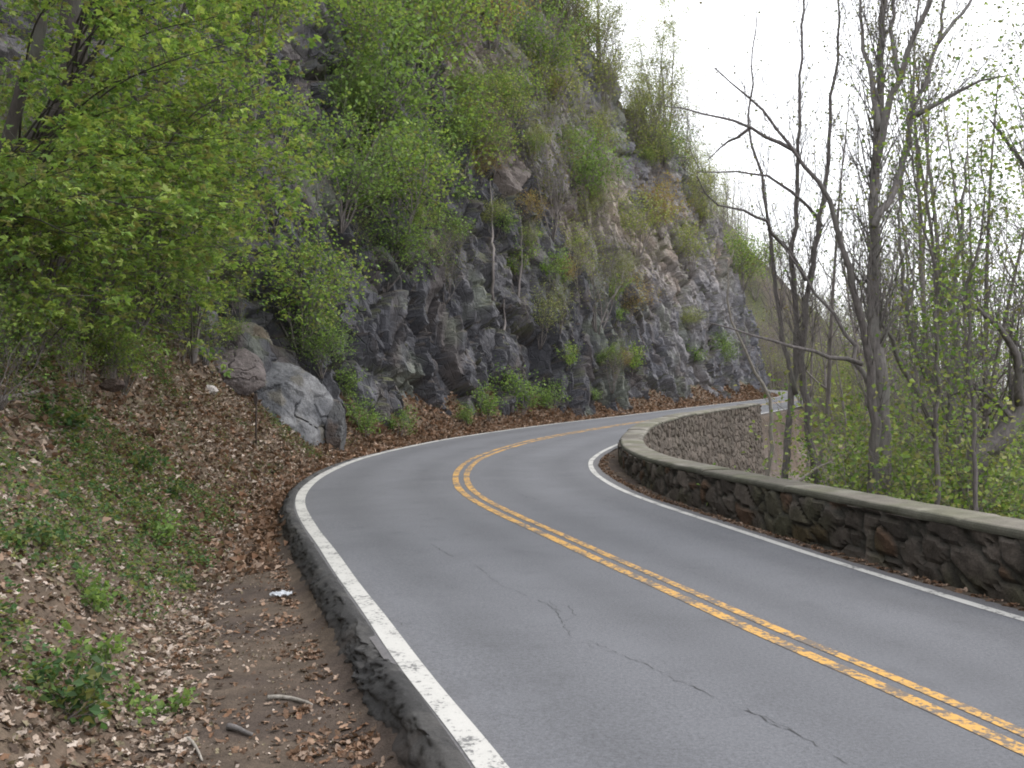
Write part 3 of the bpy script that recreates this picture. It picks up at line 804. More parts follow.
traced_tree('sapling', 'slender dark sapling standing in front of the heavy leaning trunk', 'tree', 11.6, [
    ([(977, 504), (974, 423), (969, 325), (967, 286), (977, 255), (985, 190), (982, 140)], 2.8, .9, .2, True)], M_BARKD, True, 'fresh', (16, .8), .06, 2, keep=.6)
traced_tree('tree', 'heavy trunk leaning steeply out of the picture to the right', 'tree', 14, [
    ([(972, 478), (993, 446), (1010, 420), (1030, 388), (1060, 330), (1100, 230), (1120, 100), (1130, -20)], 12, 6, .6, True),
    ([(1020, 405), (1016, 354), (997, 328), (974, 309), (944, 293)], 5, 1.4, -.8, False), ([(1012, 418), (985, 392), (968, 388), (950, 396)], 3, 1, .6, False),
    ([(1075, 290), (1050, 200), (1010, 150), (990, 120)], 6, 1.5, .6, False), ([(1090, 250), (1060, 120), (1030, 60)], 6, 1.5, -.6, False)], M_BARKD, True, 'fresh', (16, 1.1), .06, 2, keep=.6)
traced_tree('sapling', 'whitish bent sapling right beside the far end of the wall', 'tree', 18.5, [
    ([(766, 478), (771, 449), (770, 400), (755, 371), (739, 338), (728, 300), (734, 250)], 3, .9, -.4, True)], M_BARKL, None, 'olive', (6, .5))
traced_tree('fallen_branch', 'pale broken branch lying behind the wall left of the arching tree', 'branch', 14.2, [
    ([(798, 482), (815, 470), (832, 461)], 1.8, 1, .3, False)], M_BARKL, None, 'olive', (4, .25))

# prototypes for woods further off: whole trees of trunk and crown
def proto_tree(h, r, lean, kids, up, ang, per, lsize, pal, rad, keep, mx=2, crown_at=.35, nlimb=12):
    B = Tubes(); anc = []
    n = 12; P = [np.zeros(3)]; d = np.array([lean, RNG.normal(0, .05), 1.])
    for k in range(n):
        d = unit(d + RNG.normal(0, .045, 3) * np.array([1, 1, .2]) + np.array([-lean * .05, 0, .05])); P.append(P[-1] + d * h / n)
    P = np.array(P); P[0, 2] -= .4
    R = r * np.linspace(1, .12, n + 1); R[0] *= 1.2
    P2_ = catmull(P, .4); R2_ = np.interp(np.linspace(0, n, len(P2_)), np.arange(n + 1), R)
    B.add(P2_, R2_, 7, .04)
    for k in range(nlimb):
        f = RNG.uniform(crown_at, .98) * (len(P2_) - 1); i = int(f); az = RNG.uniform(0, 6.283)
        dd = np.array([math.cos(az), math.sin(az), RNG.uniform(.3, 1.5) * (1 + up)])
        grow(B, P2_[i], dd, h * RNG.uniform(.16, .34) * (1.25 - f / len(P2_)), R2_[i] * .5, 0, mx, up, ang, kids, anc)
    an = [a for a in anc if RNG.random() < keep]
    C = spread_pts(an, per, rad)
    return B.mesh('trunk'), (leaves('crown', C, lsize, pal, .7) if len(C) else None)
def put(name, pr, label, cat, loc, bmat, group=None, sc=1., rz=None):
    o = thing(name, label, cat, loc, group, RNG.uniform(0, 6.283) if rz is None else rz, sc)
    ob('trunk', pr[0], bmat, o)
    if pr[1] is not None: ob('crown', pr[1], M_LEAF, o)
    return o
bare = [proto_tree(RNG.uniform(12, 16), .09, RNG.uniform(-.08, .08), (5, 3), .55, .55, 1, .07, p, .12, k, 2, .4, 15) for p, k in (('olive', .5), ('pale', .6), ('olive', .25), ('pale', .4), ('fresh', .35))]
leafy = [proto_tree(RNG.uniform(9, 12), .08, RNG.uniform(-.1, .1), (5, 3), .25, .75, 1, .075, p, .2, .62, 2, .2, 18) for p in ('fresh', 'pale', 'fresh')]
def shrub(h, nst, pal, per, lsize, spread=.7, rad=.1, kids=(4, 3), up=.35):
    B = Tubes(); anc = []
    for k in range(nst):
        az = RNG.uniform(0, 6.283); sp = RNG.uniform(.1, spread)
        grow(B, np.array([math.cos(az), math.sin(az), 0]) * .06 - np.array([0, 0, .12]), np.array([math.cos(az) * sp, math.sin(az) * sp, 1]), h * RNG.uniform(.6, 1), .012 * h ** .7, 0, 2, up, .75, kids, anc)
    return B.mesh('stem'), leaves('foliage', spread_pts(anc, per, rad * h ** .5), lsize, pal, .7)
def put_shrub(pr, label, loc, bmat, sc=1., group=None, name='shrub', cat='shrub'):
    o = thing(name, label, cat, loc, group, RNG.uniform(0, 6.283), sc)
    ob('stem', pr[0], bmat, o); ob('foliage', pr[1], M_LEAF, o); return o

under = [shrub(3.0, 8, 'fresh', 3, .075, .8, .12, (7, 4), .1), shrub(2.6, 8, 'bright', 2, .07, .9, .12, (7, 4), .1), shrub(3.2, 8, 'pale', 2, .07, .7, .13, (6, 4), .3)]
# woods on the slope
hx = np.arange(27, 92, 1.0); hy = np.r_[np.arange(106, 176, 1.2), np.arange(176, 260, 8)]
HX, HY = np.meshgrid(hx, hy, indexing='ij'); q = np.c_[HX.ravel(), HY.ravel(), HX.ravel() * 0]
pk = np.interp(q[:, 0], [27, 33, 40, 48, 58, 75, 92], [31, 27, 19, 11, 4, 0, -3]) * sstep(100, 118, q[:, 1] + 6 * sstep(36, 30, q[:, 0]))
hz_ = -4 + (pk + 4) * sstep(112, 150, q[:, 1]) + (fbm(q * .12, 61, 4) - .5) * 5 * sstep(108, 125, q[:, 1]) - 1.5
hz_ = np.where(roadco(q[:, 0], q[:, 1])[0] < 5, np.minimum(hz_, -1.0), hz_)
k = sstep(.4, .62, fbm(q * .3, 63, 4))[:, None]; hc = np.array([.1, .08, .07]) * (1 - k) + np.array([.07, .075, .04]) * k
ho = ob('hillside', mesh('hillside', np.c_[q[:, :2], hz_], [grid_faces(len(hx), len(hy))], hc, True), M_SOIL); tag(ho, kind='structure')
HZ = hz_.reshape(len(hx), len(hy))
R2 = np.random.default_rng(21)
for k in range(230):
    a = int(len(hx) * .6 * R2.random() ** 1.6); b = int(R2.integers(3, 50))
    if roadco([hx[a]], [hy[b]])[0][0] < 5.2: continue
    lo = (hx[a] + R2.uniform(-.5, .5), hy[b] + R2.uniform(-.6, .6), HZ[a, b] - .5)
    if k % 3: put('hillside_tree', bare[int(R2.integers(0, 5))], 'thin grey budding tree on the far wooded spur beyond the cliff', 'tree', lo, M_TWIG, 'trees on the far wooded spur', R2.uniform(.55, .95))
    else: put_shrub(under[2], 'pale spring bush on the far wooded spur beyond the cliff', lo, M_TWIG, R2.uniform(1.1, 2.0), 'bushes on the far wooded spur', 'hillside_bush', 'bush')

cnt = 0
for k in range(2500):
    if cnt >= 230: break
    px = R2.uniform(735, 1180) if k % 5 > 1 else R2.uniform(765, 900); D = 17 + 125 * R2.random() ** 1.4
    if px < 900 and k % 5 < 2: D = R2.uniform(60, 140)
    if px < 800 and D < 40: D += 30
    x = (px - 512) / F * D
    if (px < 800 and D < 62) or (815 < px < 925 and D < 34): continue
    tt, _, _ = roadco([x], [D])
    if tt[0] < 5.0: continue
    if tt[0] < 9 and 40 < D < 60: continue
    p = bare[R2.integers(0, 5)] if R2.random() < .8 or px < 880 else leafy[R2.integers(0, 3)]
    is_leafy = any(p is q for q in leafy)
    put('leafy_tree' if is_leafy else 'bare_tree', p, 'young leafy tree in the woods below the wall' if is_leafy else 'slender bare budding tree in the woods below the wall', 'tree',
        (x, D, gz(x, D) - .1), M_TWIG, 'leafy trees in the woods below the wall' if is_leafy else 'bare trees in the woods below the wall', R2.uniform(.75, 1.1)); cnt += 1
for px, D, sc, nm in [(950, 19, 1.0, 'leaf-covered tree behind the kinked tree'), (1000, 17.5, .95, 'leaf-covered tree just inside the right edge, behind the slender sapling'), (1060, 18, 1.1, 'leaf-covered tree at the right edge above the heavy leaning trunk'), (925, 24, .9, 'leaf-covered tree seen between the stoutest trunk and the pole-straight tree')]:
    x = (px - 512) / F * D
    put('leafy_tree', leafy[int(R2.integers(0, 3))], nm, 'tree', (x, D, gz(x, D)), M_BARK, None, sc)

for k in range(185):
    px = R2.uniform(760, 1130); D = R2.uniform(12.5, 19) if k < 100 else R2.uniform(18, 110)
    x = (px - 512) / F * D; tt, _, _ = roadco([x], [D])
    if tt[0] < 5.2 or (tt[0] < 11 and 20 < D < 52) or (px < 850 and D < 62): continue
    z = gz(x, D)
    sc = R2.uniform(.6, 1.05) if k < 100 else R2.uniform(.9, 1.8)
    put_shrub(under[int(R2.integers(0, 3))], 'spring green understory shrub below the stone wall', (x, D, z), M_TWIG, sc, 'understory shrubs below the wall')

for k in range(60):
    near = k < 26
    px = R2.uniform(772, 870) if near else R2.uniform(752, 870); D = R2.uniform(17, 34) if near else R2.uniform(51, 70)
    x = (px - 512) / F * D; tt, _, _ = roadco([x], [D])
    if tt[0] < (6.5 if near else 4.4): continue
    put_shrub(under[int(R2.integers(0, 3))], 'low spring bush on the slope beyond the end of the wall', (x, D, gz(x, D)), M_TWIG, R2.uniform(.4, .7) if near else R2.uniform(.4, .8), 'low bushes beyond the wall end', 'low_bush', 'bush')

# ------------------------------------------------------------------ vegetation on cliff and at its foot
cs = {'A': [shrub(2.6, 9, 'bright', 5, .08, .9, .16, (7, 4)), shrub(2.6, 9, 'fresh', 5, .08, .9, .16, (7, 4))],
      'B': [shrub(2.4, 8, 'ochre', 4, .075, .8, .15, (6, 4)), shrub(2.6, 8, 'pale', 4, .075, .8, .16, (6, 4))],
      'P': [shrub(3.2, 9, 'pale', 3, .075, .6, .17, (6, 4), .5), shrub(3.4, 9, 'olive', 2, .07, .6, .17, (6, 4), .6)],
      'F': [shrub(.9, 9, 'bright', 3, .06, .9, .09, (4, 3)), shrub(.9, 8, 'fresh', 3, .06, .9, .09, (4, 3))]}
SPOTS = [
 (372, 165, 58, 'A', 'largest bright green shrub clinging to the upper left cliff'), (415, 95, 46, 'A', 'bright green shrub above the largest cliff shrub, near the picture top'),
 (340, 225, 42, 'A', 'green shrub hanging at the left edge of the cliff above the pale slab'), (402, 240, 46, 'A', 'green shrub directly below the largest cliff shrub'),
 (385, 285, 30, 'A', 'small green shrub lowest in the column of shrubs on the left cliff'), (462, 175, 34, 'A', 'airy green shrub right of the largest cliff shrub, on a narrow ledge'),
 (492, 175, 26, 'P', 'pale wispy shrub on the ledge beside the airy green one'), (448, 50, 40, 'A', 'green shrub at the picture top left of the yellowish bush'),
 (490, 50, 36, 'B', 'yellowish budding bush at the top of the dark cliff'), (300, 345, 44, 'A', 'fresh green shrub growing on top of the big blue-grey boulder'),
 (322, 372, 24, 'A', 'dense low green shrub behind the right shoulder of the big boulder'), (545, 118, 34, 'B', 'ochre bush high on the cliff under the skyline trees'),
 (536, 85, 30, 'A', 'mossy green bush in the cleft left of the ochre bush'), (552, 235, 30, 'P', 'pale green bush on the dark middle cliff above the hanging trunks'),
 (585, 205, 28, 'A', 'yellow-green bush left of the tan rock patch'), (598, 330, 26, 'P', 'pale feathery bush growing low on the right of the dark cliff'),
 (578, 290, 20, 'P', 'small feathery bush just above the low feathery bush'), (638, 255, 26, 'B', 'straw-coloured bush in the tan rock patch'),
 (662, 235, 22, 'B', 'straw-coloured bush on the upper right of the tan patch'), (690, 275, 22, 'B', 'straw-coloured bush on the lower right of the tan patch'), (655, 175, 20, 'A', 'light green tuft under the bare skyline rock'),
 (742, 290, 22, 'A', 'vivid green bush on the far cliff behind the arching limbs'), (720, 368, 14, 'A', 'little vivid green bush low on the far grey cliff'),
 (612, 390, 14, 'P', 'grassy pale bush at the cliff foot where the road narrows'), (540, 345, 18, 'P', 'thin pale bush under the hanging trunks'), (445, 300, 16, 'P', 'thin pale bush in the middle of the dark cliff'),
 (630, 320, 18, 'B', 'dry bush on the grey slab right of the feathery bush'), (560, 330, 14, 'P', 'sparse pale bush between the hanging trunks and feathery bush'), (700, 225, 20, 'P', 'pale bush on the far descending ridge'),
 (350, 90, 40, 'A', 'shaded green shrub behind the near leaves at the cliff top'), (360, 40, 46, 'A', 'green shrub highest at the left end of the cliff'), (510, 130, 24, 'A', 'green bush left of the mossy cleft'), (425, 190, 26, 'A', 'green bush between the two largest shrubs of the left cliff'), (600, 160, 20, 'B', 'ochre tuft under the skyline at the bare grey rock')]
for k, (px, py, sz, kd, lab) in enumerate(SPOTS):
    p = hit(px, py)
    if p is None: print('no hit', px, py); continue
    D = p[1]; pr = cs[kd][k % 2]; h = 2 * sz / F * D
    put_shrub(pr, lab, p - np.array([0, 0, .1]), M_TWIG, 1.35 * h / 2.7)
for px, py, sz, lab in [(519, 414, 24, 'brightest green clump of weeds against the cliff foot'), (487, 420, 20, 'green clump of weeds left of the brightest clump'), (550, 412, 17, 'green clump of weeds right of the brightest clump'), (365, 438, 22, 'grassy clump at the cliff foot beside the boulder'), (398, 437, 16, 'grassy clump second from the boulder along the cliff foot'), (345, 400, 18, 'tall grassy clump behind the dark narrow rock'), (465, 425, 12, 'lowest leafy clump between road and dark cliff'), (590, 402, 10, 'tiny leafy clump by the road below the feathery bush')]:
    p = hit(px, py)
    if p is None: continue
    put_shrub(cs['F'][0], lab, p - np.array([0, 0, .03]), M_TWIG, sz * 1.6 / F * p[1] / .9, None, 'weed_clump', 'weeds')
R7 = np.random.default_rng(17); n_t = 0
for k in range(400):
    if n_t >= 62: break
    px = R7.uniform(345, 745); py = R7.uniform(10, 395)
    if py > 300 and px < 600 and R7.random() < .6: continue
    p = hit(px, py)
    if p is None or p[1] < 26 or p[1] > 120: continue
    up_ = R7.random() < .45; kd = 'F' if py > 200 and up_ else ('A' if py < 170 and R7.random() < .4 else ('P' if R7.random() < .6 else 'B')); pr = cs[kd][int(R7.integers(0, 2))]
    put_shrub(pr, 'small wispy tuft rooted in a crack of the cliff face', p - np.array([0, 0, .1]), M_TWIG, R7.uniform(.35, .75) * (2.2 if kd == 'F' else 1), 'wispy tufts in the cliff cracks', 'cliff_tuft', 'bush'); n_t += 1
# hanging pale trunks on the cliff
for pts, lab in [([(517, 338), (519, 290), (522, 250), (520, 215)], 'longest pale bare trunk leaning on the dark cliff'), ([(493, 300), (493, 260), (492, 215), (490, 180)], 'pale bare trunk left of the longest one on the cliff'), ([(503, 338), (505, 318), (504, 300)], 'short pale trunk at the foot of the longest one'), ([(477, 130), (478, 100), (484, 70)], 'pale crooked trunk high on the cliff near the yellowish bush')]:
    p = hit(*pts[0])
    if p is None: continue
    B = Tubes(); D = p[1] - .35
    P = np.array([at(x, y, D + .25 * k) for k, (x, y) in enumerate(pts)]); P[0, 1] += .3
    q = [hit(*s) for s in pts]; 
    for k in range(1, len(P)):
        if q[k] is not None: P[k] = at(*pts[k], q[k][1] - .3)
    P = catmull(P, .4); P[1:-1] += RNG.normal(0, .02, (len(P) - 2, 3)); R = np.linspace(.07, .025, len(P)); B.add(P, R, 6, .12)
    an = []; twigs(B, P, R, 5, .9, .4, .7, 1, (3,), an)
    o = thing('dead_tree', lab, 'tree', P[0]); ob('trunk', B.mesh('trunk', P[0]), M_TWIG, o)
# trees on the skyline
tops = [proto_tree(RNG.uniform(6, 8), .06, RNG.uniform(-.1, .1), (5, 3), .4, .6, 2, .075, p, .16, k, 2, .2, 16) for p, k in (('pale', .9), ('olive', .5), ('pale', .7))]
R3 = np.random.default_rng(5)
for k in range(70):
    y = R3.uniform(52, 102); i = int(np.argmin(np.abs(yb - y))); h = htop[i] 
    j = int(np.argmin(np.abs(hs - (h + R3.uniform(-3.5, .6))))); p = CV[i * NH + j]
    small = y > 76
    put('ridge_tree', tops[int(R3.integers(0, 3))], 'thin budding tree on the skyline of the cliff', 'tree', p - np.array([0, 0, .2]), M_TWIG, 'trees along the cliff top', R3.uniform(.9, 1.5) if not small else R3.uniform(.4, .8))
for k in range(44):
    y = R3.uniform(27, 66); i = int(np.argmin(np.abs(yb - y))); j = int(np.argmin(np.abs(hs - R3.uniform(12, 24)))); p = CV[i * NH + j]
    put('ledge_tree', tops[int(R3.integers(0, 3))], 'small budding tree on a ledge of the upper dark cliff', 'tree', p - np.array([0, 0, .2]), M_TWIG, 'trees on the upper cliff ledges', R3.uniform(.35, .6))
for k in range(46):
    y = R3.uniform(44, 78); i = int(np.argmin(np.abs(yb - y))); j = int(np.argmin(np.abs(hs - (htop[i] + R3.uniform(-6, .3))))); p = CV[i * NH + j]
    put_shrub(cs['P'][k % 2] if k % 3 else cs['B'][1], 'pale budding bush along the rim of the cliff', p - np.array([0, 0, .15]), M_TWIG, R3.uniform(.9, 1.7), 'bushes along the cliff rim')
# bushes at the end of the visible road
for k in range(46):
    y = R3.uniform(58, 96); i = i_of(y); p = at_t(R3.uniform(3.5, 5.2), i)
    put_shrub(cs['P'][k % 2], 'olive bush on the outer verge at the far end of the road', (p[0], p[1], gz(p[0], p[1]) - .1), M_TWIG, R3.uniform(.7, 1.2), 'bushes on the far outer verge')

# ------------------------------------------------------------------ woods on the near left bank
def bank_tree(name, label, D, stems, targets, bmat, pal='fresh', lsize=.074, per=3, r_spray=.78):
    B = Tubes(); anc = []; org = None; allP = []
    for pts, r0, r1, dd in stems:
        p0 = at(*pts[0], D); z = down_to(p0); 
        pp = list(pts)
        P = np.array([at(x, y, D + dd * k / max(1, len(pts) - 1)) for k, (x, y) in enumerate(pp)])
        if org is None:
            foot = P[0].copy(); foot[2] = z; 
            if P[0][2] > z: foot[:2] -= (P[1] - P[0])[:2] * .25; foot[2] = down_to(foot); P = np.vstack([foot, P])
            org = P[0].copy(); org[2] += .25
        P = catmull(P, .25); P[1:-1] += RNG.normal(0, .012, (len(P) - 2, 3)); R = np.linspace(r0, r1, len(P)) / F * D
        B.add(P, R, 8, .05); allP.append((P, R))
    PP = np.vstack([a for a, _ in allP]); RR = np.concatenate([b for _, b in allP])
    for tg in targets:
        # a limb leaves the stem below the target and arches out to it
        dxy = np.linalg.norm(PP[:, :2] - tg[:2], axis=1)
        cost = dxy + 1.2 * np.abs(PP[:, 2] - (tg[2] - .35 * dxy)); k = int(np.argmin(cost + RNG.uniform(0, .5, len(cost))))
        a = PP[k]; mid = (a + tg) / 2 + np.array([0, 0, .15 * np.linalg.norm(tg - a)]) + RNG.normal(0, .08, 3)
        P = catmull([a, mid, tg], .25); R = np.linspace(min(RR[k] * .5, .02), .004, len(P)); B.add(P, R, 4)
        dirn = unit((tg - mid) * np.array([1, 1, .2]))
        for s in range(7):
            f = RNG.uniform(.45, 1) * (len(P) - 1); i = min(len(P) - 2, int(f))
            az = RNG.normal(0, .9); dd = np.array([dirn[0] * math.cos(az) - dirn[1] * math.sin(az), dirn[0] * math.sin(az) + dirn[1] * math.cos(az), RNG.normal(-.02, .07)])
            grow(B, P[i], dd, r_spray * RNG.uniform(.6, 1.4), .005, 0, 1, -.02, .7, (3,), anc, .1)
    o = thing(name, label, 'tree', org)
    ob('trunk', B.mesh('trunk', org), bmat, o)
    if anc: ob('crown', leaves('crown', spread_pts(anc, per, .07, .3), lsize, pal, .42, org, .5, lobes=3), M_LEAF, o)
    return o
R4 = np.random.default_rng(3)
def targets(n, box, Dr, edge=True):
    out = []
    while len(out) < n:
        x = R4.uniform(box[0], box[1]); y = R4.uniform(box[2], box[3]); D = R4.uniform(*Dr)
        if x < 95 and y < 190 and D < 13.8 and R4.random() < .4: continue
        if edge:
            lim = np.interp(y, [-200, 0, 60, 130, 200, 240, 270, 300, 340, 380], [345, 340, 332, 330, 335, 325, 300, 262, 225, 140])
            if x > lim - 22: continue
            if y > 280 and R4.random() < .3: continue
        out.append(at(x, y, D))
    return np.array(out)
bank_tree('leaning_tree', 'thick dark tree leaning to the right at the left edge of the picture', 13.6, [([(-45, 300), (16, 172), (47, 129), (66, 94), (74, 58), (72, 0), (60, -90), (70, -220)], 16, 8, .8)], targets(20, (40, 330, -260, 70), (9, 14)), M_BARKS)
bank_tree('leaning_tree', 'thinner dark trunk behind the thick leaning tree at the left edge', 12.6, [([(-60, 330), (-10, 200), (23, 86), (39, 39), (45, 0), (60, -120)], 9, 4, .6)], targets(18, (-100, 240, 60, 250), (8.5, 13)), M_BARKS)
bank_tree('young_maple', 'slim dark young maple forking in front of the leaning trees', 17.3, [([(78, 350), (80, 265), (92, 180), (96, 129), (118, 60), (135, -20), (140, -130)], 5, 1.5, .4), ([(96, 129), (125, 120), (170, 105), (215, 100), (260, 60)], 3, 1, -.6)], targets(30, (70, 340, -60, 220), (11, 17)), M_BARKD)
bank_tree('young_maple', 'low maple sapling at the far left of the bank', 14.2, [([(22, 375), (36, 330), (50, 295), (66, 235), (70, 150)], 4, 1.2, -.2)], targets(20, (-40, 190, 150, 340), (9.5, 14)), M_BARKD)
bank_tree('young_maple', 'bent maple sapling in the middle of the leafy bank', 18.7, [([(122, 368), (140, 330), (150, 310), (160, 270), (185, 200), (210, 110)], 4.5, 1.3, .3)], targets(34, (30, 330, 80, 375), (13, 18.5)), M_BARKD)
bank_tree('young_maple', 'farthest maple of the bank, leaning over the pale slab', 23, [([(195, 330), (205, 280), (228, 200), (255, 110), (270, 20), (280, -80)], 4.5, 1.5, .6)], targets(44, (130, 345, -60, 330), (16.5, 23)), M_BARKD)
bank_tree('young_maple', 'tall maple with pale leaves rising behind the bent sapling', 19, [([(100, 330), (110, 240), (140, 140), (175, 40), (190, -60), (200, -160)], 5.5, 2, .5)], np.vstack([targets(30, (60, 330, -140, 190), (14, 20)), targets(20, (-30, 75, -70, 190), (15, 19), False)]), M_TWIG, 'fresh')
# saplings between them on the slope, each a plant of its own
bushy = [shrub(1.6, 6, 'fresh', 3, .07, .7, .1, (4, 3)), shrub(1.7, 6, 'olive', 2, .06, .6, .1, (4, 3), .5), shrub(1.5, 6, 'bright', 2, .06, .8, .1, (4, 3))]
for k in range(70):
    px = R4.uniform(-60, 300); py = R4.uniform(120, 400)
    if py > np.interp(px, [-60, 0, 120, 200, 300], [420, 405, 385, 345, 240]): continue
    p = hit(px, py)
    if p is None or p[1] < 9: continue
    put_shrub(bushy[int(R4.integers(0, 3))], 'knee to head high bush on the shaded upper bank', p, M_TWIG, R4.uniform(.7, 1.5), 'bushes on the upper left bank')

for k in range(62):
    px = R4.uniform(-60, 255); py = np.interp(px, [-60, 0, 120, 255], [415, 400, 385, 335]) - 110 * R4.random() ** 1.3 + 12
    p = hit(px, py)
    if p is None or p[1] < 9: continue
    put_shrub(bushy[int(R4.integers(0, 3))], 'small spring bush under the maples of the left bank', p, M_TWIG, R4.uniform(.35, .8), 'small bushes under the maples')

# ------------------------------------------------------------------ leaf litter, weeds, small things
def scatter(n, f):
    out = []
    while sum(map(len, out)) < n:
        out.append(f(n))
    return np.vstack(out)[:n]
def on_ground(xy, lift=.006): return np.c_[xy, ground_z(xy[:, 0], xy[:, 1]) + lift]
R5 = np.random.default_rng(9)
def sample_left(n, yr, dr, power=1.):
    i = R5.integers(i_of(yr[0]), i_of(yr[1]), n); yc_ = CL[i, 1]
    gw_ = .3 + .85 * (1 - sstep(5, 18, yc_)); d_ = dr[0] + (dr[1] - dr[0]) * R5.random(n) ** power
    xy = at_t(-(hl(yc_) + .36 + gw_ + d_), i) + R5.normal(0, .08, (n, 2)); return xy, d_, i
xy, d_, i = sample_left(135000, (1.5, 27), (-.12, 7), 1.0)
nz = fbm(np.c_[xy * 1.1, xy[:, :1] * 0], 71, 3); keep = (R5.random(len(xy)) < np.where(np.linalg.norm(xy, axis=1) < 8, 1, sstep(.25, .45, nz) * .6 + .4))
xy = xy[keep]
sz = .062 + .012 * np.clip(np.linalg.norm(xy, axis=1) / 10, 0, 3)
nr_ = np.linalg.norm(xy, axis=1) < 10.5
o = ob('leaf_litter', dry_leaves('leaf_litter', on_ground(xy[nr_], .002), .062, 'litter', .5, .25), M_LITTER)
tag(o, 'dry beige lobed leaves carpeting the near part of the left bank', 'fallen leaves', kind='stuff')
xy = xy[~nr_]; sz = sz[~nr_]
o = ob('leaf_litter', leaves('leaf_litter', on_ground(xy, .004), sz * .95, 'litter', .55, wid=.36, curl=.22, jit=.5), M_LITTER)
tag(o, 'dry beige and brown leaves carpeting the farther left bank under the maples', 'fallen leaves', kind='stuff')
# rust-brown leaves at the bend and along the cliff foot
pts = []
xy, d_, i = sample_left(9000, (12, 30), (-.5, 2.6), 1.6); pts.append(xy)
idx = R5.integers(i_of(24.5), i_of(48), 16000); pts.append(at_t(-(hl(CL[idx, 1]) + .05 + R5.random(16000) * 3.4), idx))
idx = R5.integers(i_of(25), i_of(98), 22000); uu = .05 + R5.random(22000) ** 1.4 * 1.9; pts.append(at_t(-(hl(CL[idx, 1]) + uu), idx))
xy = np.vstack(pts); D = np.linalg.norm(xy, axis=1)
zz = np.maximum(ground_z(xy[:, 0], xy[:, 1]), -9)
o = ob('leaf_drift', leaves('leaf_drift', np.c_[xy, zz + .01], .075 + .0016 * D, 'rust', .6, wid=.36, curl=.25, jit=.5), M_LITTER)
tag(o, 'rust-brown fallen leaves drifted along the cliff foot and outer bend', 'fallen leaves', kind='stuff')
# sparse in the gutter, gathered by the kerb and in clumps
n = 5200; i = R5.integers(i_of(2), i_of(20), n); u_ = np.where(R5.random(n) < .45, .38 + np.abs(R5.normal(0, .14, n)), .4 + R5.random(n) * 1.15)
xy = at_t(-(hl(CL[i, 1]) + u_), i) + R5.normal(0, .06, (n, 2)); nz = fbm(np.c_[xy * 2.4, xy[:, :1] * 0], 77, 3); xy = xy[(nz > .5) | (R5.random(n) < .12)]
idx = R5.integers(i_of(2), i_of(26), 2600); xy2 = at_t(hr(CL[idx, 1]) + .03 + np.abs(R5.normal(0, .1, 2600)), idx); 
i3 = R5.integers(i_of(3), i_of(22), 2600); xy3 = at_t(-(hl(CL[i3, 1]) + .34 + np.abs(R5.normal(0, .07, 2600))), i3); nz3 = fbm(np.c_[xy3 * 1.1, xy3[:, :1] * 0], 78, 3); xy3 = xy3[R5.random(2600) < sstep(.4, .6, nz3)]
xy = np.vstack([xy, xy2, xy3])
o = ob('gutter_leaves', dry_leaves('gutter_leaves', on_ground(xy, .003), .055, 'rust', .45, .3, .55), M_LITTER)
tag(o, 'scattered brown leaves in the muddy roadside gutter and along the wall foot', 'fallen leaves', kind='stuff')
# fine crumbs
n = 9000; i = R5.integers(i_of(2), i_of(16), n); xy = at_t(-(hl(CL[i, 1]) + .34 + R5.random(n) * 1.3), i) + R5.normal(0, .05, (n, 2)); nz = fbm(np.c_[xy * 3, xy[:, :1] * 0], 79, 3); xy = xy[R5.random(n) < sstep(.42, .62, nz) + .08]
o = ob('leaf_crumbs', leaves('leaf_crumbs', on_ground(xy, .003), .02, 'litter', .5, wid=.4, curl=.3, jit=.6), M_LITTER)
tag(o, 'crumbled leaf bits and chips on the gutter mud', 'leaf crumbs', kind='stuff')
# low green plants among the leaves
xy, d_, i = sample_left(14000, (2.5, 27), (.25, 7.5), 1.0)
nz = fbm(np.c_[xy * .75, xy[:, :1] * 0], 91, 3); xy = xy[R5.random(len(xy)) < sstep(.42, .62, nz) * .9 + .06]
k = R5.integers(8, 26, len(xy)); C = np.repeat(xy, k, 0); rad = np.repeat(R5.uniform(.03, .11, len(xy)), k)
C = C + R5.normal(0, 1, C.shape) * rad[:, None]; z = ground_z(C[:, 0], C[:, 1]) + .02 + R5.random(len(C)) * rad * 1.3
o = ob('ground_plants', leaves('ground_plants', np.c_[C, z], .042, 'weed', .5, wid=.36, curl=.12, jit=.45), M_LEAF)
tag(o, 'low green spring plants sprouting through the leaves on the bank', 'ground cover', kind='stuff')

# single leafy weeds that stand out
rose = [shrub(.28, 7, 'weed', 3, .05, 1.1, .06, (3, 2), .0), shrub(.3, 6, 'bright', 3, .055, 1.1, .06, (3, 2), .0)]
for px, py, sc, lab in [(30, 545, 1.1, 'dark green leafy weed at the left edge, halfway down the bank'), (45, 700, 1.2, 'bushy green weed near the lower left corner'), (155, 715, .8, 'green weed nearest to the gutter at the bottom'), (150, 535, 1.0, 'green weed on the lower bank near the middle of the gutter'), (90, 605, .9, 'yellow-green weed in pale leaves at the centre of the bank'), (85, 660, .9, 'green weed between the bushy one and the pale leaves'), (60, 420, 1.6, 'dark green weed patch below the low sapling'), (140, 470, 1.4, 'dark green weed halfway up toward the bend'), (170, 495, 1.2, 'dark green weed beside the gutter where the bank steepens')]:
    p = hit(px, py)
    put_shrub(rose[0 if sc > 1.05 else 1], lab, p - np.array([0, 0, .02]), M_TWIG, sc, None, 'weed', 'weed')
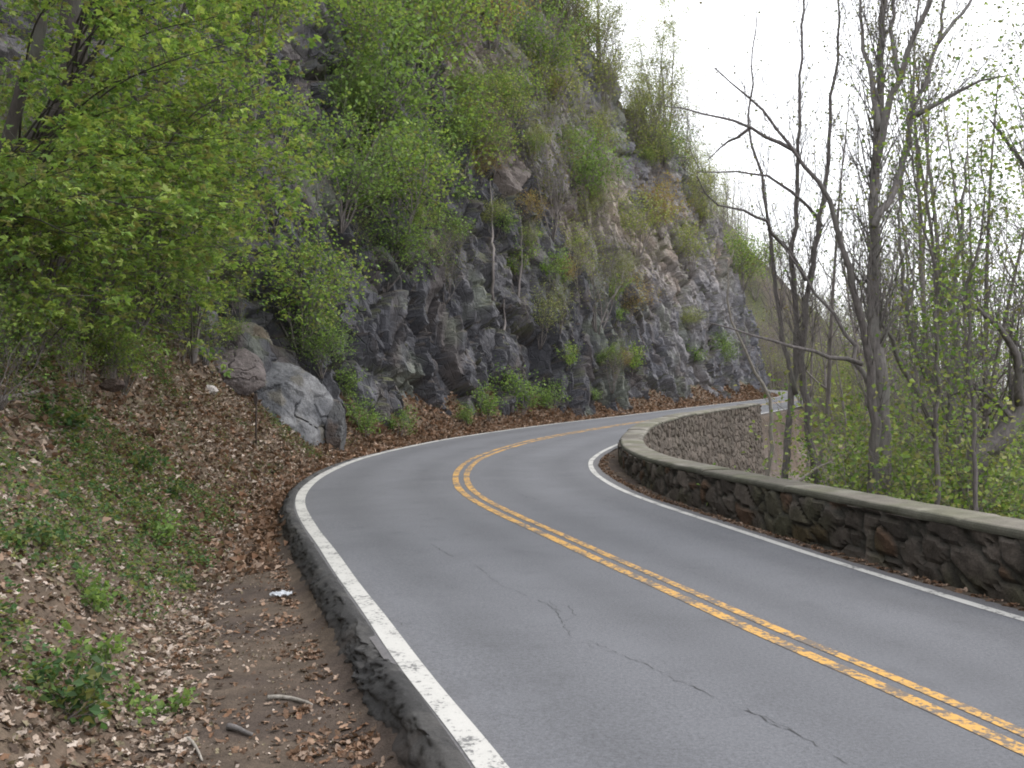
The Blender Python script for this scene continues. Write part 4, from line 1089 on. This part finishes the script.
# sticks
def stick(pts, r, label, m, name='stick'):
    P = []
    for x, y in pts:
        p = hit(x, y); P.append(p + np.array([0, 0, r * .8]))
    P = catmull(P, .06); P[:, 2] += RNG.uniform(0, .006, len(P)); B = Tubes(); R = np.linspace(r, r * .55, len(P)); B.add(P, R, 6, .12)
    o = ob(name, B.mesh(name, P[0]), m, loc=P[0]); tag(o, label, 'stick')
stick([(268, 700), (290, 700), (312, 707)], .018, 'thick tan stick lying across the gutter mud', M_BARKL)
stick([(228, 730), (240, 733), (252, 738)], .022, 'short dark stick on the gutter mud left of the tan stick', M_BARKD)
stick([(0, 402), (28, 396), (58, 389)], .035, 'grey fallen limb on the bank at the left edge', M_TWIG, 'fallen_limb')
stick([(185, 738), (195, 748), (202, 762)], .012, 'pale twig at the bank foot near the picture bottom', M_BARKL)
stick([(95, 585), (103, 600), (112, 612)], .012, 'pale bent twig among the bank leaves', M_BARKL)
# curled leaf clumps and a bit of plastic in the gutter
for px, py, s, lab in [(302, 757, .07, 'dark curled leaf ball nearest the picture bottom in the gutter'), (290, 605, .09, 'clump of dead leaves piled on the kerb foot beside the plastic scrap'), (370, 742, .1, 'clump of dead leaves lying against the bottom of the kerb'), (303, 712, .05, 'curled tan leaf clump beside the thick tan stick')]:
    p = hit(px, py)
    n = 60; C = RNG.normal(0, s * .33, (n, 3)) * np.array([1.2, 1.2, .4]); C[:, 2] = np.abs(C[:, 2])
    o = ob('leaf_clump', dry_leaves('leaf_clump', C, .06, 'rust', 1.0, .35), M_LITTER, loc=p); tag(o, lab, 'leaf clump')
p = hit(281, 598)
n = 9; gxx, gyy = np.meshgrid(np.linspace(-.1, .1, n), np.linspace(-.06, .06, n), indexing='ij')
V = np.c_[gxx.ravel(), gyy.ravel(), .02 + .05 * RNG.random(n * n)] + RNG.normal(0, .006, (n * n, 3)) * np.array([1, 1, 0])
o = ob('plastic_scrap', mesh('plastic_scrap', V, [grid_faces(n, n)]), M_FOIL, loc=p); o.rotation_euler = (0, 0, .5); tag(o, 'crumpled grey-white plastic scrap in the gutter beside the kerb', 'litter')
# marker post at the bend
pb = hit(256, 446)
o = thing('marker_post', 'thin dark marker post standing in leaves left of the big boulder', 'post', pb)
B = Tubes(); B.add([(0, 0, -.25), (0, 0, .5), (.01, 0, 1.15)], [.022, .022, .02], 6); ob('post', B.mesh('post'), M_POST, o)
hgt = .14; Vp = []
for dz in (-.012, .012):
    for a in np.linspace(0, 2 * math.pi, 16, endpoint=False): Vp.append((.045 * math.cos(a), -.03 + dz, 1.02 + .12 * math.sin(a)))
Vp = np.array(Vp); k = np.arange(16); q = np.stack([k, (k + 1) % 16, 16 + (k + 1) % 16, 16 + k], 1)
tr = np.array([(0, j + 1, j) for j in range(1, 15)] + [(16, 16 + j, 16 + j + 1) for j in range(1, 15)])
ob('reflector', mesh('reflector', Vp, [q, tr]), M_DISC, o)

# river far below
m, nt, b = mat('river_water'); b.inputs['Base Color'].default_value = (.09, .1, .11, 1); b.inputs['Roughness'].default_value = .12
bump(nt, b, noise(nt, .15, 4, .6, objco(nt)), .25, .3)
r = ob('river', mesh('river', [(-500, -3000, -44), (9000, -3000, -44), (9000, 9000, -44), (-500, 9000, -44)], [np.array([[0, 1, 2, 3]])]), m); tag(r, kind='structure')

# ------------------------------------------------------------------ light
EL, AZ = math.radians(48), math.radians(62)      # azimuth clockwise from +Y
w = bpy.data.worlds.new('World'); S.world = w; w.use_nodes = True
nt = w.node_tree; bg = nt.nodes['Background']
sky = nd(nt, 'ShaderNodeTexSky', sky_type='NISHITA'); sky.sun_disc = False; sky.sun_elevation = EL; sky.sun_rotation = AZ
sky.air_density = 1.0; sky.dust_density = 4; sky.altitude = 100
tc = nd(nt, 'ShaderNodeTexCoord'); cl_n = noise(nt, 1.6, 5, .55, tc.outputs['Generated'])
cloud = ramp(nt, cl_n, [(.3, (8.6, 8.8, 9.3)), (.7, (11.2, 11.3, 11.6))])
nt.links.new(mix(nt, sky.outputs[0], cloud, .88), bg.inputs['Color']); bg.inputs['Strength'].default_value = .12
sl = bpy.data.lights.new('sun', 'SUN'); sl.energy = .9; sl.angle = math.radians(25); sl.color = (1, .96, .9)
so = bpy.data.objects.new('sun', sl); COL.objects.link(so)
dv = Vector((math.sin(AZ) * math.cos(EL), math.cos(AZ) * math.cos(EL), math.sin(EL)))
so.rotation_euler = dv.to_track_quat('Z', 'Y').to_euler(); so.location = (20, 10, 40)

cam = bpy.data.cameras.new('camera'); cam.sensor_width = 36; cam.lens = F * 36 / 1024; cam.clip_end = 20000; cam.clip_start = .05
co = bpy.data.objects.new('camera', cam); COL.objects.link(co); co.location = (0, 0, EYE); co.rotation_euler = (math.pi / 2, 0, 0)
S.camera = co
S.view_settings.view_transform = 'Standard'; S.view_settings.look = 'None'; S.view_settings.exposure = .9; S.view_settings.gamma = 1
S.render.engine = 'CYCLES'; S.cycles.max_bounces = 6; S.cycles.diffuse_bounces = 3; S.cycles.transmission_bounces = 4; S.cycles.use_denoising = True
S.cycles.filter_width = 1.9
